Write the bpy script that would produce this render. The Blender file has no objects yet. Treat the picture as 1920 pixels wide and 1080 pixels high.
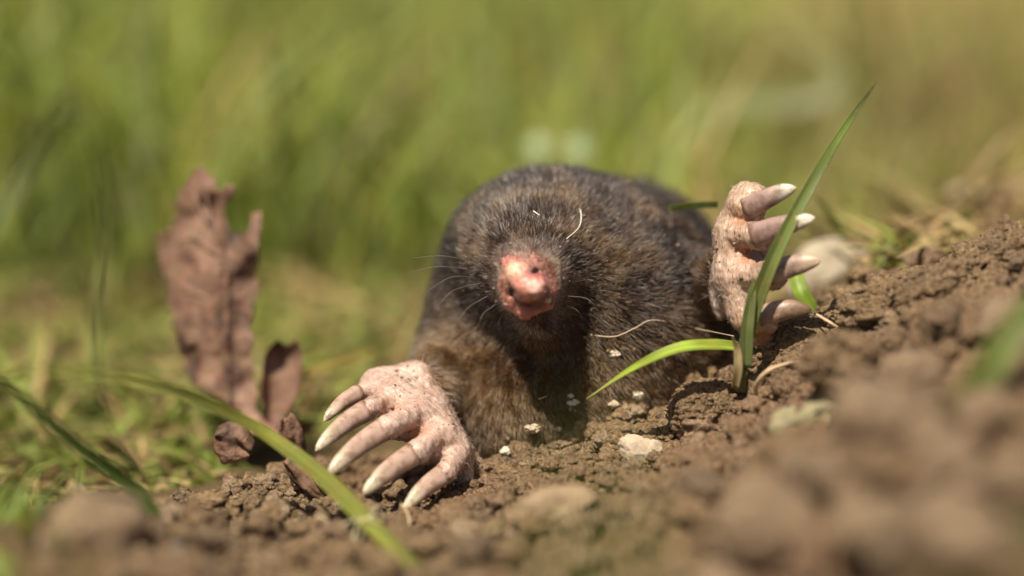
import bpy, math, random
import numpy as np
from mathutils import Vector

# ------------------------------------------------------------------ camera, world, sun, exposure
S = 0.01                                     # everything below is written in centimetres
scn = bpy.context.scene
PITCH = math.radians(12.0)
FOC = 42.0                                   # camera to focus plane, cm
FRAME_W = 15.0                               # width of the frame at the focus plane, cm
AIM = np.array([0.0, 0.0, 2.6])
FWD = np.array([0.0, math.cos(PITCH), -math.sin(PITCH)])
UPV = np.array([0.0, math.sin(PITCH), math.cos(PITCH)])
RGT = np.array([1.0, 0.0, 0.0])
CAM = AIM - FOC * FWD

cam_d = bpy.data.cameras.new('camera')
cam = bpy.data.objects.new('camera', cam_d)
scn.collection.objects.link(cam)
cam.location = tuple(CAM * S)
cam.rotation_euler = (math.radians(90) - PITCH, 0, 0)
cam_d.sensor_width = 36
cam_d.lens = 36 * FOC / FRAME_W
cam_d.clip_start = 0.005
cam_d.clip_end = 500
cam_d.dof.use_dof = True
cam_d.dof.focus_distance = (FOC + 0.05) * S
cam_d.dof.aperture_fstop = 5.4
cam_d.dof.aperture_blades = 0
scn.camera = cam

SUN_EL, SUN_AZ = math.radians(61), math.radians(-28)   # azimuth measured from the camera's back, + = to the right
sun_dir = np.array([math.sin(SUN_AZ) * math.cos(SUN_EL), -math.cos(SUN_AZ) * math.cos(SUN_EL), math.sin(SUN_EL)])
world = bpy.data.worlds.new('World')
scn.world = world
world.use_nodes = True
wn = world.node_tree.nodes
sky = wn.new('ShaderNodeTexSky')
sky.sky_type = 'NISHITA'
sky.sun_disc = False
sky.ozone_density = 0.2
sky.dust_density = 3.0
sky.sun_elevation = SUN_EL
sky.sun_rotation = math.atan2(sun_dir[0], sun_dir[1])
world.node_tree.links.new(sky.outputs[0], wn['Background'].inputs[0])
wn['Background'].inputs[1].default_value = 0.05
sl = bpy.data.lights.new('sun', 'SUN')
sl.energy = 5.0
sl.angle = math.radians(0.5)
sl.color = (1.0, 0.91, 0.74)
so = bpy.data.objects.new('sun', sl)
scn.collection.objects.link(so)
so.rotation_euler = Vector(tuple(sun_dir)).to_track_quat('Z', 'Y').to_euler()
so.location = tuple(sun_dir * 2)
scn.view_settings.view_transform = 'Standard'
scn.view_settings.look = 'None'
scn.view_settings.exposure = 0.55
scn.view_settings.gamma = 1.0
scn.view_settings.use_curve_mapping = False
scn.cycles.max_bounces = 6
scn.cycles.transparent_max_bounces = 8

rng = np.random.default_rng(7)
PXC = 1920.0 / FRAME_W


def W(px, py, d=FOC):
    """The point (cm) that stands DEPTH cm in front of the camera along the picture ray of a photograph pixel."""
    k = d / FOC
    return CAM + d * FWD + RGT * ((px - 960) / PXC * k) + UPV * ((540 - py) / PXC * k)


def lin(h):
    h = h.lstrip('#')
    c = np.array([int(h[i:i + 2], 16) / 255 for i in (0, 2, 4)])
    return np.where(c <= 0.04045, c / 12.92, ((c + 0.055) / 1.055) ** 2.4)


# ------------------------------------------------------------------ noise
_perm = np.random.default_rng(3).random(4096).astype(np.float32)


def _hash(i, j, k):
    h = (i * 374761393 + j * 668265263 + k * 1274126177) & 0x7fffffff
    h = (h ^ (h >> 13)) * 1103515245 & 0x7fffffff
    return _perm[(h ^ (h >> 16)) & 4095]


def noise(p):
    """smooth value noise in -1..1, p = (n,3)"""
    p = np.asarray(p, dtype=np.float64)
    f = np.floor(p).astype(np.int64)
    t = p - f
    t = t * t * t * (t * (t * 6 - 15) + 10)
    i, j, k = f[:, 0], f[:, 1], f[:, 2]
    r = 0
    for a in (0, 1):
        wa = t[:, 0] if a else 1 - t[:, 0]
        for b in (0, 1):
            wb = t[:, 1] if b else 1 - t[:, 1]
            for c in (0, 1):
                wc = t[:, 2] if c else 1 - t[:, 2]
                r = r + _hash(i + a, j + b, k + c) * (wa * wb * wc)
    return r * 2 - 1


def fbm(p, octaves=4, gain=0.5, lac=2.03, billow=False):
    p = np.asarray(p, dtype=np.float64)
    r, amp, tot = 0, 1.0, 0
    for o in range(octaves):
        n = noise(p + 17.3 * o)
        if billow:
            n = 1 - 2 * np.abs(n)
            n = -n
        r = r + n * amp
        tot += amp
        amp *= gain
        p = p * lac
    return r / tot


def smooth(a, b, x):
    t = np.clip((x - a) / (b - a), 0, 1)
    return t * t * (3 - 2 * t)


# ------------------------------------------------------------------ object helpers
def mesh_data(name, v, f, mat, col=None, sharp=False):
    """v (n,3) in cm already relative to the object's origin, f (m,3|4) array or list of faces"""
    me = bpy.data.meshes.new(name)
    v = np.asarray(v, dtype=np.float32) * S
    if isinstance(f, np.ndarray):
        k = f.shape[1]
        me.vertices.add(len(v))
        me.vertices.foreach_set('co', v.ravel())
        me.loops.add(f.size)
        me.loops.foreach_set('vertex_index', f.astype(np.int32).ravel())
        me.polygons.add(len(f))
        me.polygons.foreach_set('loop_start', np.arange(0, f.size, k, dtype=np.int32))
        me.update(calc_edges=True)
        me.validate()
    else:
        me.from_pydata([tuple(x) for x in v], [], [tuple(int(i) for i in q) for q in f])
        me.update()
    if not sharp:
        me.polygons.foreach_set('use_smooth', np.ones(len(me.polygons), dtype=bool))
    if col is not None:
        a = me.color_attributes.new('col', 'FLOAT_COLOR', 'POINT')
        c = np.ones((len(v), 4), dtype=np.float32)
        c[:, :3] = col
        a.data.foreach_set('color', c.ravel())
    if mat is not None:
        me.materials.append(mat)
    return me


def obj(name, v, f, mat, base=None, parent=None, col=None, sharp=False, **props):
    """one mesh object with its origin at BASE (cm, world)"""
    v = np.asarray(v, dtype=np.float64)
    if base is None:
        base = np.array([(v[:, 0].min() + v[:, 0].max()) / 2, (v[:, 1].min() + v[:, 1].max()) / 2, v[:, 2].min()])
    base = np.asarray(base, dtype=np.float64)
    me = mesh_data(name, v - base, f, mat, col, sharp)
    o = bpy.data.objects.new(name, me)
    scn.collection.objects.link(o)
    place(o, base, parent, **props)
    return o


_world = {}


def place(o, base, parent, **props):
    base = np.asarray(base, dtype=np.float64)
    _world[o.name] = base
    if parent is not None:
        o.parent = parent
        base = base - _world[parent.name]
    o.location = tuple(base * S)
    for k, x in props.items():
        o[k] = x


def empty(name, base, **props):
    o = bpy.data.objects.new(name, None)
    o.empty_display_size = 0.01
    scn.collection.objects.link(o)
    place(o, base, None, **props)
    return o


def catmull(pts, n):
    pts = np.asarray(pts, dtype=np.float64)
    if len(pts) == 2:
        t = np.linspace(0, 1, n)[:, None]
        return pts[0] * (1 - t) + pts[1] * t
    P = np.vstack([2 * pts[0] - pts[1], pts, 2 * pts[-1] - pts[-2]])
    seg = len(pts) - 1
    u = np.linspace(0, seg, n)
    i = np.minimum(u.astype(int), seg - 1)
    t = (u - i)[:, None]
    a, b, c, d = P[i], P[i + 1], P[i + 2], P[i + 3]
    return 0.5 * (2 * b + (c - a) * t + (2 * a - 5 * b + 4 * c - d) * t ** 2 + (3 * b - a - 3 * c + d) * t ** 3)


def frames(path, up):
    T = np.gradient(path, axis=0)
    T /= np.linalg.norm(T, axis=1)[:, None] + 1e-9
    N = np.zeros_like(path)
    u = np.asarray(up, dtype=np.float64)
    for i in range(len(path)):
        n = u - T[i] * (u @ T[i])
        n /= np.linalg.norm(n) + 1e-9
        N[i] = n
        u = n
    return T, N, np.cross(T, N)


def tube(path, rad, sides=8, up=(0, 0, 1), flat=1.0):
    """closed tube along path; rad per point; flat scales the radius along the frame normal"""
    path = np.asarray(path, dtype=np.float64)
    n = len(path)
    T, N, B = frames(path, up)
    rad = np.broadcast_to(np.asarray(rad, dtype=np.float64), (n,))
    a = np.linspace(0, 2 * np.pi, sides, endpoint=False)
    v = path[:, None] + rad[:, None, None] * (np.cos(a)[None, :, None] * B[:, None] + flat * np.sin(a)[None, :, None] * N[:, None])
    v = v.reshape(-1, 3)
    f = []
    for i in range(n - 1):
        for j in range(sides):
            k = (j + 1) % sides
            f.append((i * sides + j, i * sides + k, (i + 1) * sides + k, (i + 1) * sides + j))
    f.append(tuple(range(sides))[::-1])
    f.append(tuple((n - 1) * sides + j for j in range(sides)))
    return v, f


def ico(sub):
    t = (1 + 5 ** 0.5) / 2
    v = [(-1, t, 0), (1, t, 0), (-1, -t, 0), (1, -t, 0), (0, -1, t), (0, 1, t), (0, -1, -t), (0, 1, -t), (t, 0, -1), (t, 0, 1), (-t, 0, -1), (-t, 0, 1)]
    f = [(0, 11, 5), (0, 5, 1), (0, 1, 7), (0, 7, 10), (0, 10, 11), (1, 5, 9), (5, 11, 4), (11, 10, 2), (10, 7, 6), (7, 1, 8), (3, 9, 4), (3, 4, 2), (3, 2, 6), (3, 6, 8), (3, 8, 9), (4, 9, 5), (2, 4, 11), (6, 2, 10), (8, 6, 7), (9, 8, 1)]
    v = [np.array(x) / np.linalg.norm(x) for x in v]
    for _ in range(sub):
        cache, nf = {}, []

        def mid(a, b):
            k = (min(a, b), max(a, b))
            if k not in cache:
                m = v[a] + v[b]
                v.append(m / np.linalg.norm(m))
                cache[k] = len(v) - 1
            return cache[k]
        for a, b, c in f:
            x, y, z = mid(a, b), mid(b, c), mid(c, a)
            nf += [(a, x, z), (b, y, x), (c, z, y), (x, y, z)]
        f = nf
    return np.array(v), np.array(f)


# ------------------------------------------------------------------ materials
def new_mat(name):
    m = bpy.data.materials.new(name)
    m.use_nodes = True
    nt = m.node_tree
    b = nt.nodes['Principled BSDF']
    return m, nt, b


def add(nt, kind, **kw):
    n = nt.nodes.new(kind)
    for k, x in kw.items():
        if k.startswith('i_'):
            n.inputs[k[2:].replace('_', ' ')].default_value = x
        else:
            setattr(n, k, x)
    return n


def obj_noise(nt, scale, detail=4, rough=0.55, coord='Object', stretch=None):
    tc = add(nt, 'ShaderNodeTexCoord')
    src = tc.outputs[coord]
    if stretch:
        mp = add(nt, 'ShaderNodeMapping')
        mp.inputs['Scale'].default_value = stretch
        nt.links.new(src, mp.inputs[0])
        src = mp.outputs[0]
    n = add(nt, 'ShaderNodeTexNoise', i_Scale=scale, i_Detail=detail, i_Roughness=rough)
    nt.links.new(src, n.inputs['Vector'])
    return n


def mix_rgb(nt, fac, a, b, mode='MIX'):
    n = nt.nodes.new('ShaderNodeMix')
    n.data_type = 'RGBA'
    n.blend_type = mode
    for sock, x in ((n.inputs[0], fac), (n.inputs[6], a), (n.inputs[7], b)):
        if hasattr(x, 'is_linked') or isinstance(x, bpy.types.NodeSocket):
            nt.links.new(x, sock)
        elif isinstance(x, (int, float)):
            sock.default_value = x
        else:
            sock.default_value = (*x, 1.0)
    return n.outputs[2]


def ramp(nt, src, stops):
    r = nt.nodes.new('ShaderNodeValToRGB')
    nt.links.new(src, r.inputs[0])
    e = r.color_ramp.elements
    while len(e) < len(stops):
        e.new(0.5)
    for el, (p, c) in zip(e, stops):
        el.position = p
        el.color = (*c, 1) if len(c) == 3 else c
    return r.outputs[0]


def bump(nt, b, src, strength, dist):
    n = add(nt, 'ShaderNodeBump', i_Strength=strength, i_Distance=dist)
    nt.links.new(src, n.inputs['Height'])
    nt.links.new(n.outputs[0], b.inputs['Normal'])


def soil_mat(name, c1, c2, c3, scale=60):
    m, nt, b = new_mat(name)
    big = obj_noise(nt, scale, 6, 0.6)
    fine = obj_noise(nt, 1900, 6, 0.75)
    c = ramp(nt, big.outputs[0], [(0.32, c1), (0.5, c2), (0.68, c3)])
    red = obj_noise(nt, 28, 3, 0.5)
    c = mix_rgb(nt, ramp(nt, red.outputs[0], [(0.44, (0, 0, 0)), (0.64, (.7, .7, .7))]), c, (0.25, 0.105, 0.045))
    c = mix_rgb(nt, ramp(nt, fine.outputs[0], [(0.36, (0, 0, 0)), (0.64, (1, 1, 1))]), mix_rgb(nt, 0.85, c, (0.30, 0.25, 0.22), 'MULTIPLY'), mix_rgb(nt, 0.45, c, (0.66, 0.52, 0.36), 'MIX'))
    nt.links.new(c, b.inputs['Base Color'])
    b.inputs['Roughness'].default_value = 0.92
    b.inputs['Specular IOR Level'].default_value = 0.2
    bump(nt, b, fine.outputs[0], 1.0, 0.0009)
    return m


SOIL_A, SOIL_B, SOIL_C = (0.130, 0.066, 0.022), (0.25, 0.140, 0.047), (0.40, 0.240, 0.092)
M_soil = soil_mat('soil', SOIL_A, SOIL_B, SOIL_C)
M_clod = soil_mat('clod_soil', (0.130, 0.066, 0.022), (0.265, 0.15, 0.05), (0.41, 0.255, 0.10), 110)
M_dark_clod = soil_mat('dark_soil', (0.06, 0.030, 0.014), (0.12, 0.062, 0.028), (0.19, 0.105, 0.05), 110)
M_pale_clod = soil_mat('pale_soil', (0.29, 0.19, 0.105), (0.45, 0.31, 0.19), (0.56, 0.42, 0.28), 110)


def stone_mat(name, c1, c2, rough=0.75):
    m, nt, b = new_mat(name)
    n = obj_noise(nt, 180, 6, 0.65)
    n2 = obj_noise(nt, 900, 4, 0.6)
    c = ramp(nt, n.outputs[0], [(0.36, c1), (0.6, c2)])
    c = mix_rgb(nt, 0.25, c, n2.outputs[1], 'SOFT_LIGHT')
    nt.links.new(c, b.inputs['Base Color'])
    b.inputs['Roughness'].default_value = rough
    bump(nt, b, n2.outputs[0], 0.5, 0.0005)
    return m


M_cream = stone_mat('cream_stone', (0.32, 0.24, 0.16), (0.58, 0.48, 0.36))
M_tan = stone_mat('tan_stone', (0.17, 0.11, 0.065), (0.36, 0.25, 0.155))
M_grey = stone_mat('grey_stone', (0.30, 0.25, 0.18), (0.42, 0.36, 0.27))
M_greengrey = stone_mat('lichen_stone', (0.17, 0.145, 0.075), (0.30, 0.26, 0.15))
M_white = stone_mat('white_mineral', (0.46, 0.40, 0.31), (0.70, 0.65, 0.55))


def leaf_mat(name, trans=0.38, rough=0.42, spec=0.4):
    """blade or leaf coloured by the mesh attribute 'col', lit through from behind"""
    m, nt, b = new_mat(name)
    at = add(nt, 'ShaderNodeAttribute', attribute_name='col')
    n = obj_noise(nt, 350, 4, 0.6)
    c = mix_rgb(nt, 0.35, at.outputs[0], n.outputs[1], 'SOFT_LIGHT')
    nt.links.new(c, b.inputs['Base Color'])
    sp = obj_noise(nt, 1300, 3, 0.6)
    c = mix_rgb(nt, ramp(nt, sp.outputs[0], [(0.60, (0, 0, 0)), (0.70, (.8, .8, .8))]), c, (0.30, 0.24, 0.13))
    nt.links.new(c, b.inputs['Base Color'])
    b.inputs['Roughness'].default_value = rough
    b.inputs['Specular IOR Level'].default_value = spec
    bump(nt, b, n.outputs[0], 0.25, 0.0004)
    tr = nt.nodes.new('ShaderNodeBsdfTranslucent')
    nt.links.new(mix_rgb(nt, 1.0, c, (1.25, 1.2, 0.7), 'MULTIPLY'), tr.inputs[0])
    mx = nt.nodes.new('ShaderNodeMixShader')
    mx.inputs[0].default_value = trans
    nt.links.new(b.outputs[0], mx.inputs[1])
    nt.links.new(tr.outputs[0], mx.inputs[2])
    nt.links.new(mx.outputs[0], nt.nodes['Material Output'].inputs['Surface'])
    return m


M_blade = leaf_mat('grass_blade')
M_field = leaf_mat('grass_field', 0.42, 0.5, 0.3)
M_straw = leaf_mat('dry_straw', 0.2, 0.6, 0.3)


def pigment_mat(name, rough, sss, bscale, bstr, spec=0.5, dirt=None, dirt_lo=0.5, dirt_hi=0.7, dscale=220):
    m, nt, b = new_mat(name)
    at = add(nt, 'ShaderNodeAttribute', attribute_name='col')
    c = at.outputs[0]
    n = obj_noise(nt, dscale, 5, 0.65)
    n2 = obj_noise(nt, bscale, 5, 0.6)
    c = mix_rgb(nt, 0.3, c, ramp(nt, n2.outputs[0], [(0.3, (.25, .22, .2)), (0.7, (.72, .72, .72))]), 'SOFT_LIGHT')
    if dirt:
        f = ramp(nt, n.outputs[0], [(dirt_lo, (0, 0, 0)), (dirt_hi, (0.8, 0.8, 0.8))])
        c = mix_rgb(nt, f, c, dirt)
    nt.links.new(c, b.inputs['Base Color'])
    b.inputs['Roughness'].default_value = rough
    b.inputs['Specular IOR Level'].default_value = spec
    b.inputs['Subsurface Weight'].default_value = sss
    b.inputs['Coat Weight'].default_value = 0.12
    b.inputs['Subsurface Radius'].default_value = (1.0, 0.45, 0.3)
    b.inputs['Subsurface Scale'].default_value = 0.0005
    bump(nt, b, n2.outputs[0], bstr, 0.0005)
    return m


M_skin = pigment_mat('mole_skin', 0.36, 0.38, 800, 0.35, 0.5, (0.17, 0.105, 0.07), 0.53, 0.68, 420)
nt = M_skin.node_tree                          # creases across the toes and a wet nose
b = nt.nodes['Principled BSDF']
at = add(nt, 'ShaderNodeAttribute', attribute_name='crease')
n = add(nt, 'ShaderNodeTexNoise', i_Scale=1.0, i_Detail=3.0, i_Roughness=0.6)
nt.links.new(at.outputs['Vector'], n.inputs['Vector'])
bm = add(nt, 'ShaderNodeBump', i_Strength=0.8, i_Distance=0.0007)
nt.links.new(n.outputs[0], bm.inputs['Height'])
nt.links.new(b.inputs['Normal'].links[0].from_socket, bm.inputs['Normal'])
nt.links.new(bm.outputs[0], b.inputs['Normal'])
src = b.inputs['Base Color'].links[0].from_socket
nt.links.new(mix_rgb(nt, ramp(nt, n.outputs[0], [(0.28, (.5, .5, .5)), (0.42, (0, 0, 0))]), src, (0.20, 0.125, 0.09)), b.inputs['Base Color'])
at = add(nt, 'ShaderNodeAttribute', attribute_name='wet')
mr = add(nt, 'ShaderNodeMapRange')
mr.inputs[3].default_value = 0.42
mr.inputs[4].default_value = 0.27
nt.links.new(at.outputs['Fac'], mr.inputs[0])
nt.links.new(mr.outputs[0], b.inputs['Roughness'])
M_claw = pigment_mat('claw_horn', 0.36, 0.25, 420, 0.35, 0.5, (0.23, 0.14, 0.085), 0.48, 0.66, 800)
M_claw_dirty = pigment_mat('dirty_claw_horn', 0.45, 0.1, 420, 0.6, 0.45, (0.13, 0.075, 0.055), 0.46, 0.66, 420)
M_fibre = pigment_mat('pale_fibre', 0.5, 0.0, 900, 0.3)

m, nt, b = new_mat('dead_leaf')
n = obj_noise(nt, 90, 6, 0.65)
n2 = obj_noise(nt, 500, 5, 0.6)
c = ramp(nt, n.outputs[0], [(0.36, (0.04, 0.02, 0.013)), (0.45, (0.19, 0.102, 0.066)), (0.58, (0.33, 0.193, 0.135)), (0.72, (0.44, 0.29, 0.205))])
c = mix_rgb(nt, 0.4, c, n2.outputs[1], 'SOFT_LIGHT')
nt.links.new(c, b.inputs['Base Color'])
b.inputs['Roughness'].default_value = 0.7
bump(nt, b, n2.outputs[0], 0.8, 0.0008)
tr = nt.nodes.new('ShaderNodeBsdfTranslucent')
nt.links.new(c, tr.inputs[0])
mx = nt.nodes.new('ShaderNodeMixShader')
mx.inputs[0].default_value = 0.22
nt.links.new(b.outputs[0], mx.inputs[1])
nt.links.new(tr.outputs[0], mx.inputs[2])
nt.links.new(mx.outputs[0], nt.nodes['Material Output'].inputs['Surface'])
M_leaf = m

# fur: one hair shader tinted per strand
m = bpy.data.materials.new('mole_fur')
m.use_nodes = True
nt = m.node_tree
nt.nodes.remove(nt.nodes['Principled BSDF'])
hb = nt.nodes.new('ShaderNodeBsdfHairPrincipled')
hb.parametrization = 'COLOR'
at = add(nt, 'ShaderNodeAttribute', attribute_name='tint')
nt.links.new(at.outputs[0], hb.inputs['Color'])
hb.inputs['IOR'].default_value = 1.45
hb.inputs['Roughness'].default_value = 0.26
hb.inputs['Radial Roughness'].default_value = 0.5
hb.inputs['Random Roughness'].default_value = 0.3
nt.links.new(hb.outputs[0], nt.nodes['Material Output'].inputs['Surface'])
M_fur = m

# ------------------------------------------------------------------ ground
ctrl = []
for px, py, d in [
    # foot of the mole, left to right
    (560, 905, 42.6), (640, 945, 41.6), (760, 955, 41.2), (880, 905, 42.0), (940, 872, 42.4), (1040, 835, 42.5), (1150, 795, 42.6),
    (1270, 780, 42.5), (1390, 710, 42.6), (1450, 650, 42.7), (1530, 600, 42.7), (1610, 590, 42.6), (1700, 545, 42.0), (1790, 515, 42.0), (1880, 455, 42.3), (1960, 415, 42.5),
    # in front
    (700, 1020, 39.4), (900, 960, 40.4), (1030, 975, 39.6), (1200, 880, 41.3), (1330, 830, 41.2), (1030, 1065, 36.6), (850, 1075, 36.8),
    (500, 985, 40.4), (320, 992, 38.9), (180, 985, 37.2), (-40, 1000, 36.0), (300, 1075, 36.0),
    (1450, 800, 40.0), (1550, 720, 40.2), (1600, 800, 37.0), (1700, 700, 38.6), (1800, 620, 38.8), (1900, 560, 39.0), (2000, 520, 39.5),
    (1300, 960, 37.6), (1430, 950, 35.6), (1600, 930, 34.0), (1500, 1060, 33.0), (1760, 900, 33.2), (1900, 780, 34.2), (1850, 1040, 30.6), (1650, 1075, 31.5), (2050, 900, 31.5),
    # behind the crest
    (1560, 520, 47.5), (1800, 400, 52.0), (1450, 560, 47.0),
]:
    ctrl.append(W(px, py, d))
for x, y, z in [(-6, 3.5, -1.3), (-3.5, 3.2, -0.9), (-9, 1, -1.2), (-6, 6, -1.4), (-2, 7, -1.1), (2, 7, -0.9), (6, 8, -0.5), (10, 6, 0.4), (11, 0, 2.2), (12, -8, 2.0), (11, -14, 1.0), (5, -16, 0.2), (0, -12, -0.5),
                (-5, -10, -0.3), (-10, -6, 0.0), (14, 10, -1.0), (-10, 10, -1.2), (0, 12, -1), (7, 13, -1), (-12, -14, -1), (2, -20, -1), (17, -4, .2), (16, -14, -.2), (2, 3.5, -0.4), (-0.5, 4, -0.5)]:
    ctrl.append(np.array([x, y, z], dtype=float))
for R in (22, 34):
    for a in np.linspace(0, 2 * np.pi, 12, endpoint=False):
        ctrl.append(np.array([R * math.cos(a), R * math.sin(a), -1.0]))
ctrl = np.array(ctrl)
MQ = 0.8
_A = np.sqrt(((ctrl[:, None, :2] - ctrl[None, :, :2]) ** 2).sum(-1) + MQ ** 2)
_wts = np.linalg.solve(_A + np.eye(len(ctrl)) * -0.02, ctrl[:, 2])

POCKET = W(690, 860, 43.0)


def ground0(x, y):
    """smooth lie of the land, cm"""
    x, y = np.asarray(x, dtype=np.float64), np.asarray(y, dtype=np.float64)
    sh = x.shape
    x, y = x.ravel(), y.ravel()
    out = np.zeros(len(x))
    for s in range(0, len(x), 40000):
        xs, ys = x[s:s + 40000], y[s:s + 40000]
        r = np.sqrt((xs[:, None] - ctrl[:, 0]) ** 2 + (ys[:, None] - ctrl[:, 1]) ** 2 + MQ ** 2)
        out[s:s + 40000] = r @ _wts
    R = np.hypot(x, y)
    fr = smooth(18, 30, R)
    out = out * (1 - fr) - fr
    out -= 0.75 * np.exp(-(((x - POCKET[0]) / 0.7) ** 2 + ((y - POCKET[1]) / 0.8) ** 2))
    return out.reshape(sh)


def soilness(x, y):
    """1 on the bare thrown-up earth, 0 out in the turf"""
    n = fbm(np.stack([np.ravel(x) * 0.35, np.ravel(y) * 0.35, np.zeros(np.size(x))], 1), 3).reshape(np.shape(x))
    d = np.hypot((x - 2.5) / 8.5, (y + 4.5) / 7.2) + 0.18 * n
    return 1 - smooth(0.85, 1.1, d)


def ground(x, y):
    x, y = np.asarray(x, dtype=np.float64), np.asarray(y, dtype=np.float64)
    z = ground0(x, y)
    m = soilness(x, y)
    far = 1 - smooth(14, 30, np.hypot(x, y))
    p = np.stack([x.ravel(), y.ravel(), z.ravel() * 1.0], 1)
    lump_ = smooth(-2.2, -5.0, p[:, 1]) * smooth(0, 3, p[:, 0] - .35 * p[:, 1] - 2)
    d = 0.22 * fbm(p * 0.9, 3, 0.5) + lump_ * (0.85 * fbm(p * 0.62 + 3, 2, 0.5, billow=True) + .35 * fbm(p * 1.5 + 30, 2, .6)) + 0.16 * fbm(p * 2.2 + 5, 3, 0.6, billow=True) + 0.13 * fbm(p * 5.5 + 9, 4, 0.65, billow=True)
    d = d.reshape(x.shape)
    return z + d * (0.25 + 0.75 * m) * (0.15 + 0.85 * far)


def G(px, py, d0=27.0, d1=80.0):
    """where the picture ray of a pixel meets the ground"""
    d = np.arange(d0, d1, 0.1)
    P = np.array([W(px, py, t) for t in d])
    below = P[:, 2] < ground(P[:, 0], P[:, 1])
    i = int(np.argmax(below)) if below.any() else len(d) - 1
    return P[i], d[i]


def axis(lo, hi, step, far, ratio=1.13):
    c = list(np.arange(lo, hi + 1e-6, step))
    s, a = step, c[-1]
    while a < far:
        s *= ratio
        a += s
        c.append(a)
    s, a = step, c[0]
    pre = []
    while a > -far:
        s *= ratio
        a -= s
        pre.append(a)
    return np.array(pre[::-1] + c)


gx = axis(-4.6, 6.2, 0.032, 9000, 1.06)
gy = axis(-5.2, 1.4, 0.034, 9000, 1.06)
GX, GY = np.meshgrid(gx, gy)
GZ = ground(GX, GY)
nx, ny = len(gx), len(gy)
idx = np.arange(nx * ny).reshape(ny, nx)
quads = np.stack([idx[:-1, :-1].ravel(), idx[:-1, 1:].ravel(), idx[1:, 1:].ravel(), idx[1:, :-1].ravel()], 1)
gv = np.stack([GX.ravel(), GY.ravel(), GZ.ravel()], 1)
sm = soilness(gv[:, 0], gv[:, 1])
gn = fbm(np.stack([gv[:, 0] * 0.12, gv[:, 1] * 0.12, gv[:, 1] * 0], 1), 3)
turf = np.where((gn > 0.0)[:, None], np.array([0.115, 0.10, 0.035]), np.array([0.16, 0.11, 0.05]))
gcol = np.zeros((len(gv), 3))
gcol[:] = turf
m, nt, b = new_mat('earth_and_turf')
at = add(nt, 'ShaderNodeAttribute', attribute_name='col')
atm = add(nt, 'ShaderNodeAttribute', attribute_name='bare')
big = obj_noise(nt, 45, 6, 0.6)
fine = obj_noise(nt, 1900, 6, 0.75)
c = ramp(nt, big.outputs[0], [(0.32, SOIL_A), (0.5, SOIL_B), (0.68, SOIL_C)])
red = obj_noise(nt, 28, 3, 0.5)
c = mix_rgb(nt, ramp(nt, red.outputs[0], [(0.44, (0, 0, 0)), (0.64, (.75, .75, .75))]), c, (0.25, 0.105, 0.045))
c = mix_rgb(nt, ramp(nt, fine.outputs[0], [(0.36, (0, 0, 0)), (0.64, (1, 1, 1))]), mix_rgb(nt, 0.85, c, (0.30, 0.25, 0.22), 'MULTIPLY'), mix_rgb(nt, 0.45, c, (0.66, 0.52, 0.36), 'MIX'))
c = mix_rgb(nt, atm.outputs['Fac'], at.outputs[0], c)
nt.links.new(c, b.inputs['Base Color'])
b.inputs['Roughness'].default_value = 0.92
b.inputs['Specular IOR Level'].default_value = 0.2
bump(nt, b, fine.outputs[0], 1.0, 0.0009)
g_ob = obj('ground', gv, quads, m, base=(0, 0, 0), col=gcol, kind='structure')
ba = g_ob.data.attributes.new('bare', 'FLOAT', 'POINT')
ba.data.foreach_set('value', sm.astype(np.float32))


# ------------------------------------------------------------------ loose crumbs of earth (nobody could count them)
STONE = G(1205, 868)[0]


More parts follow.
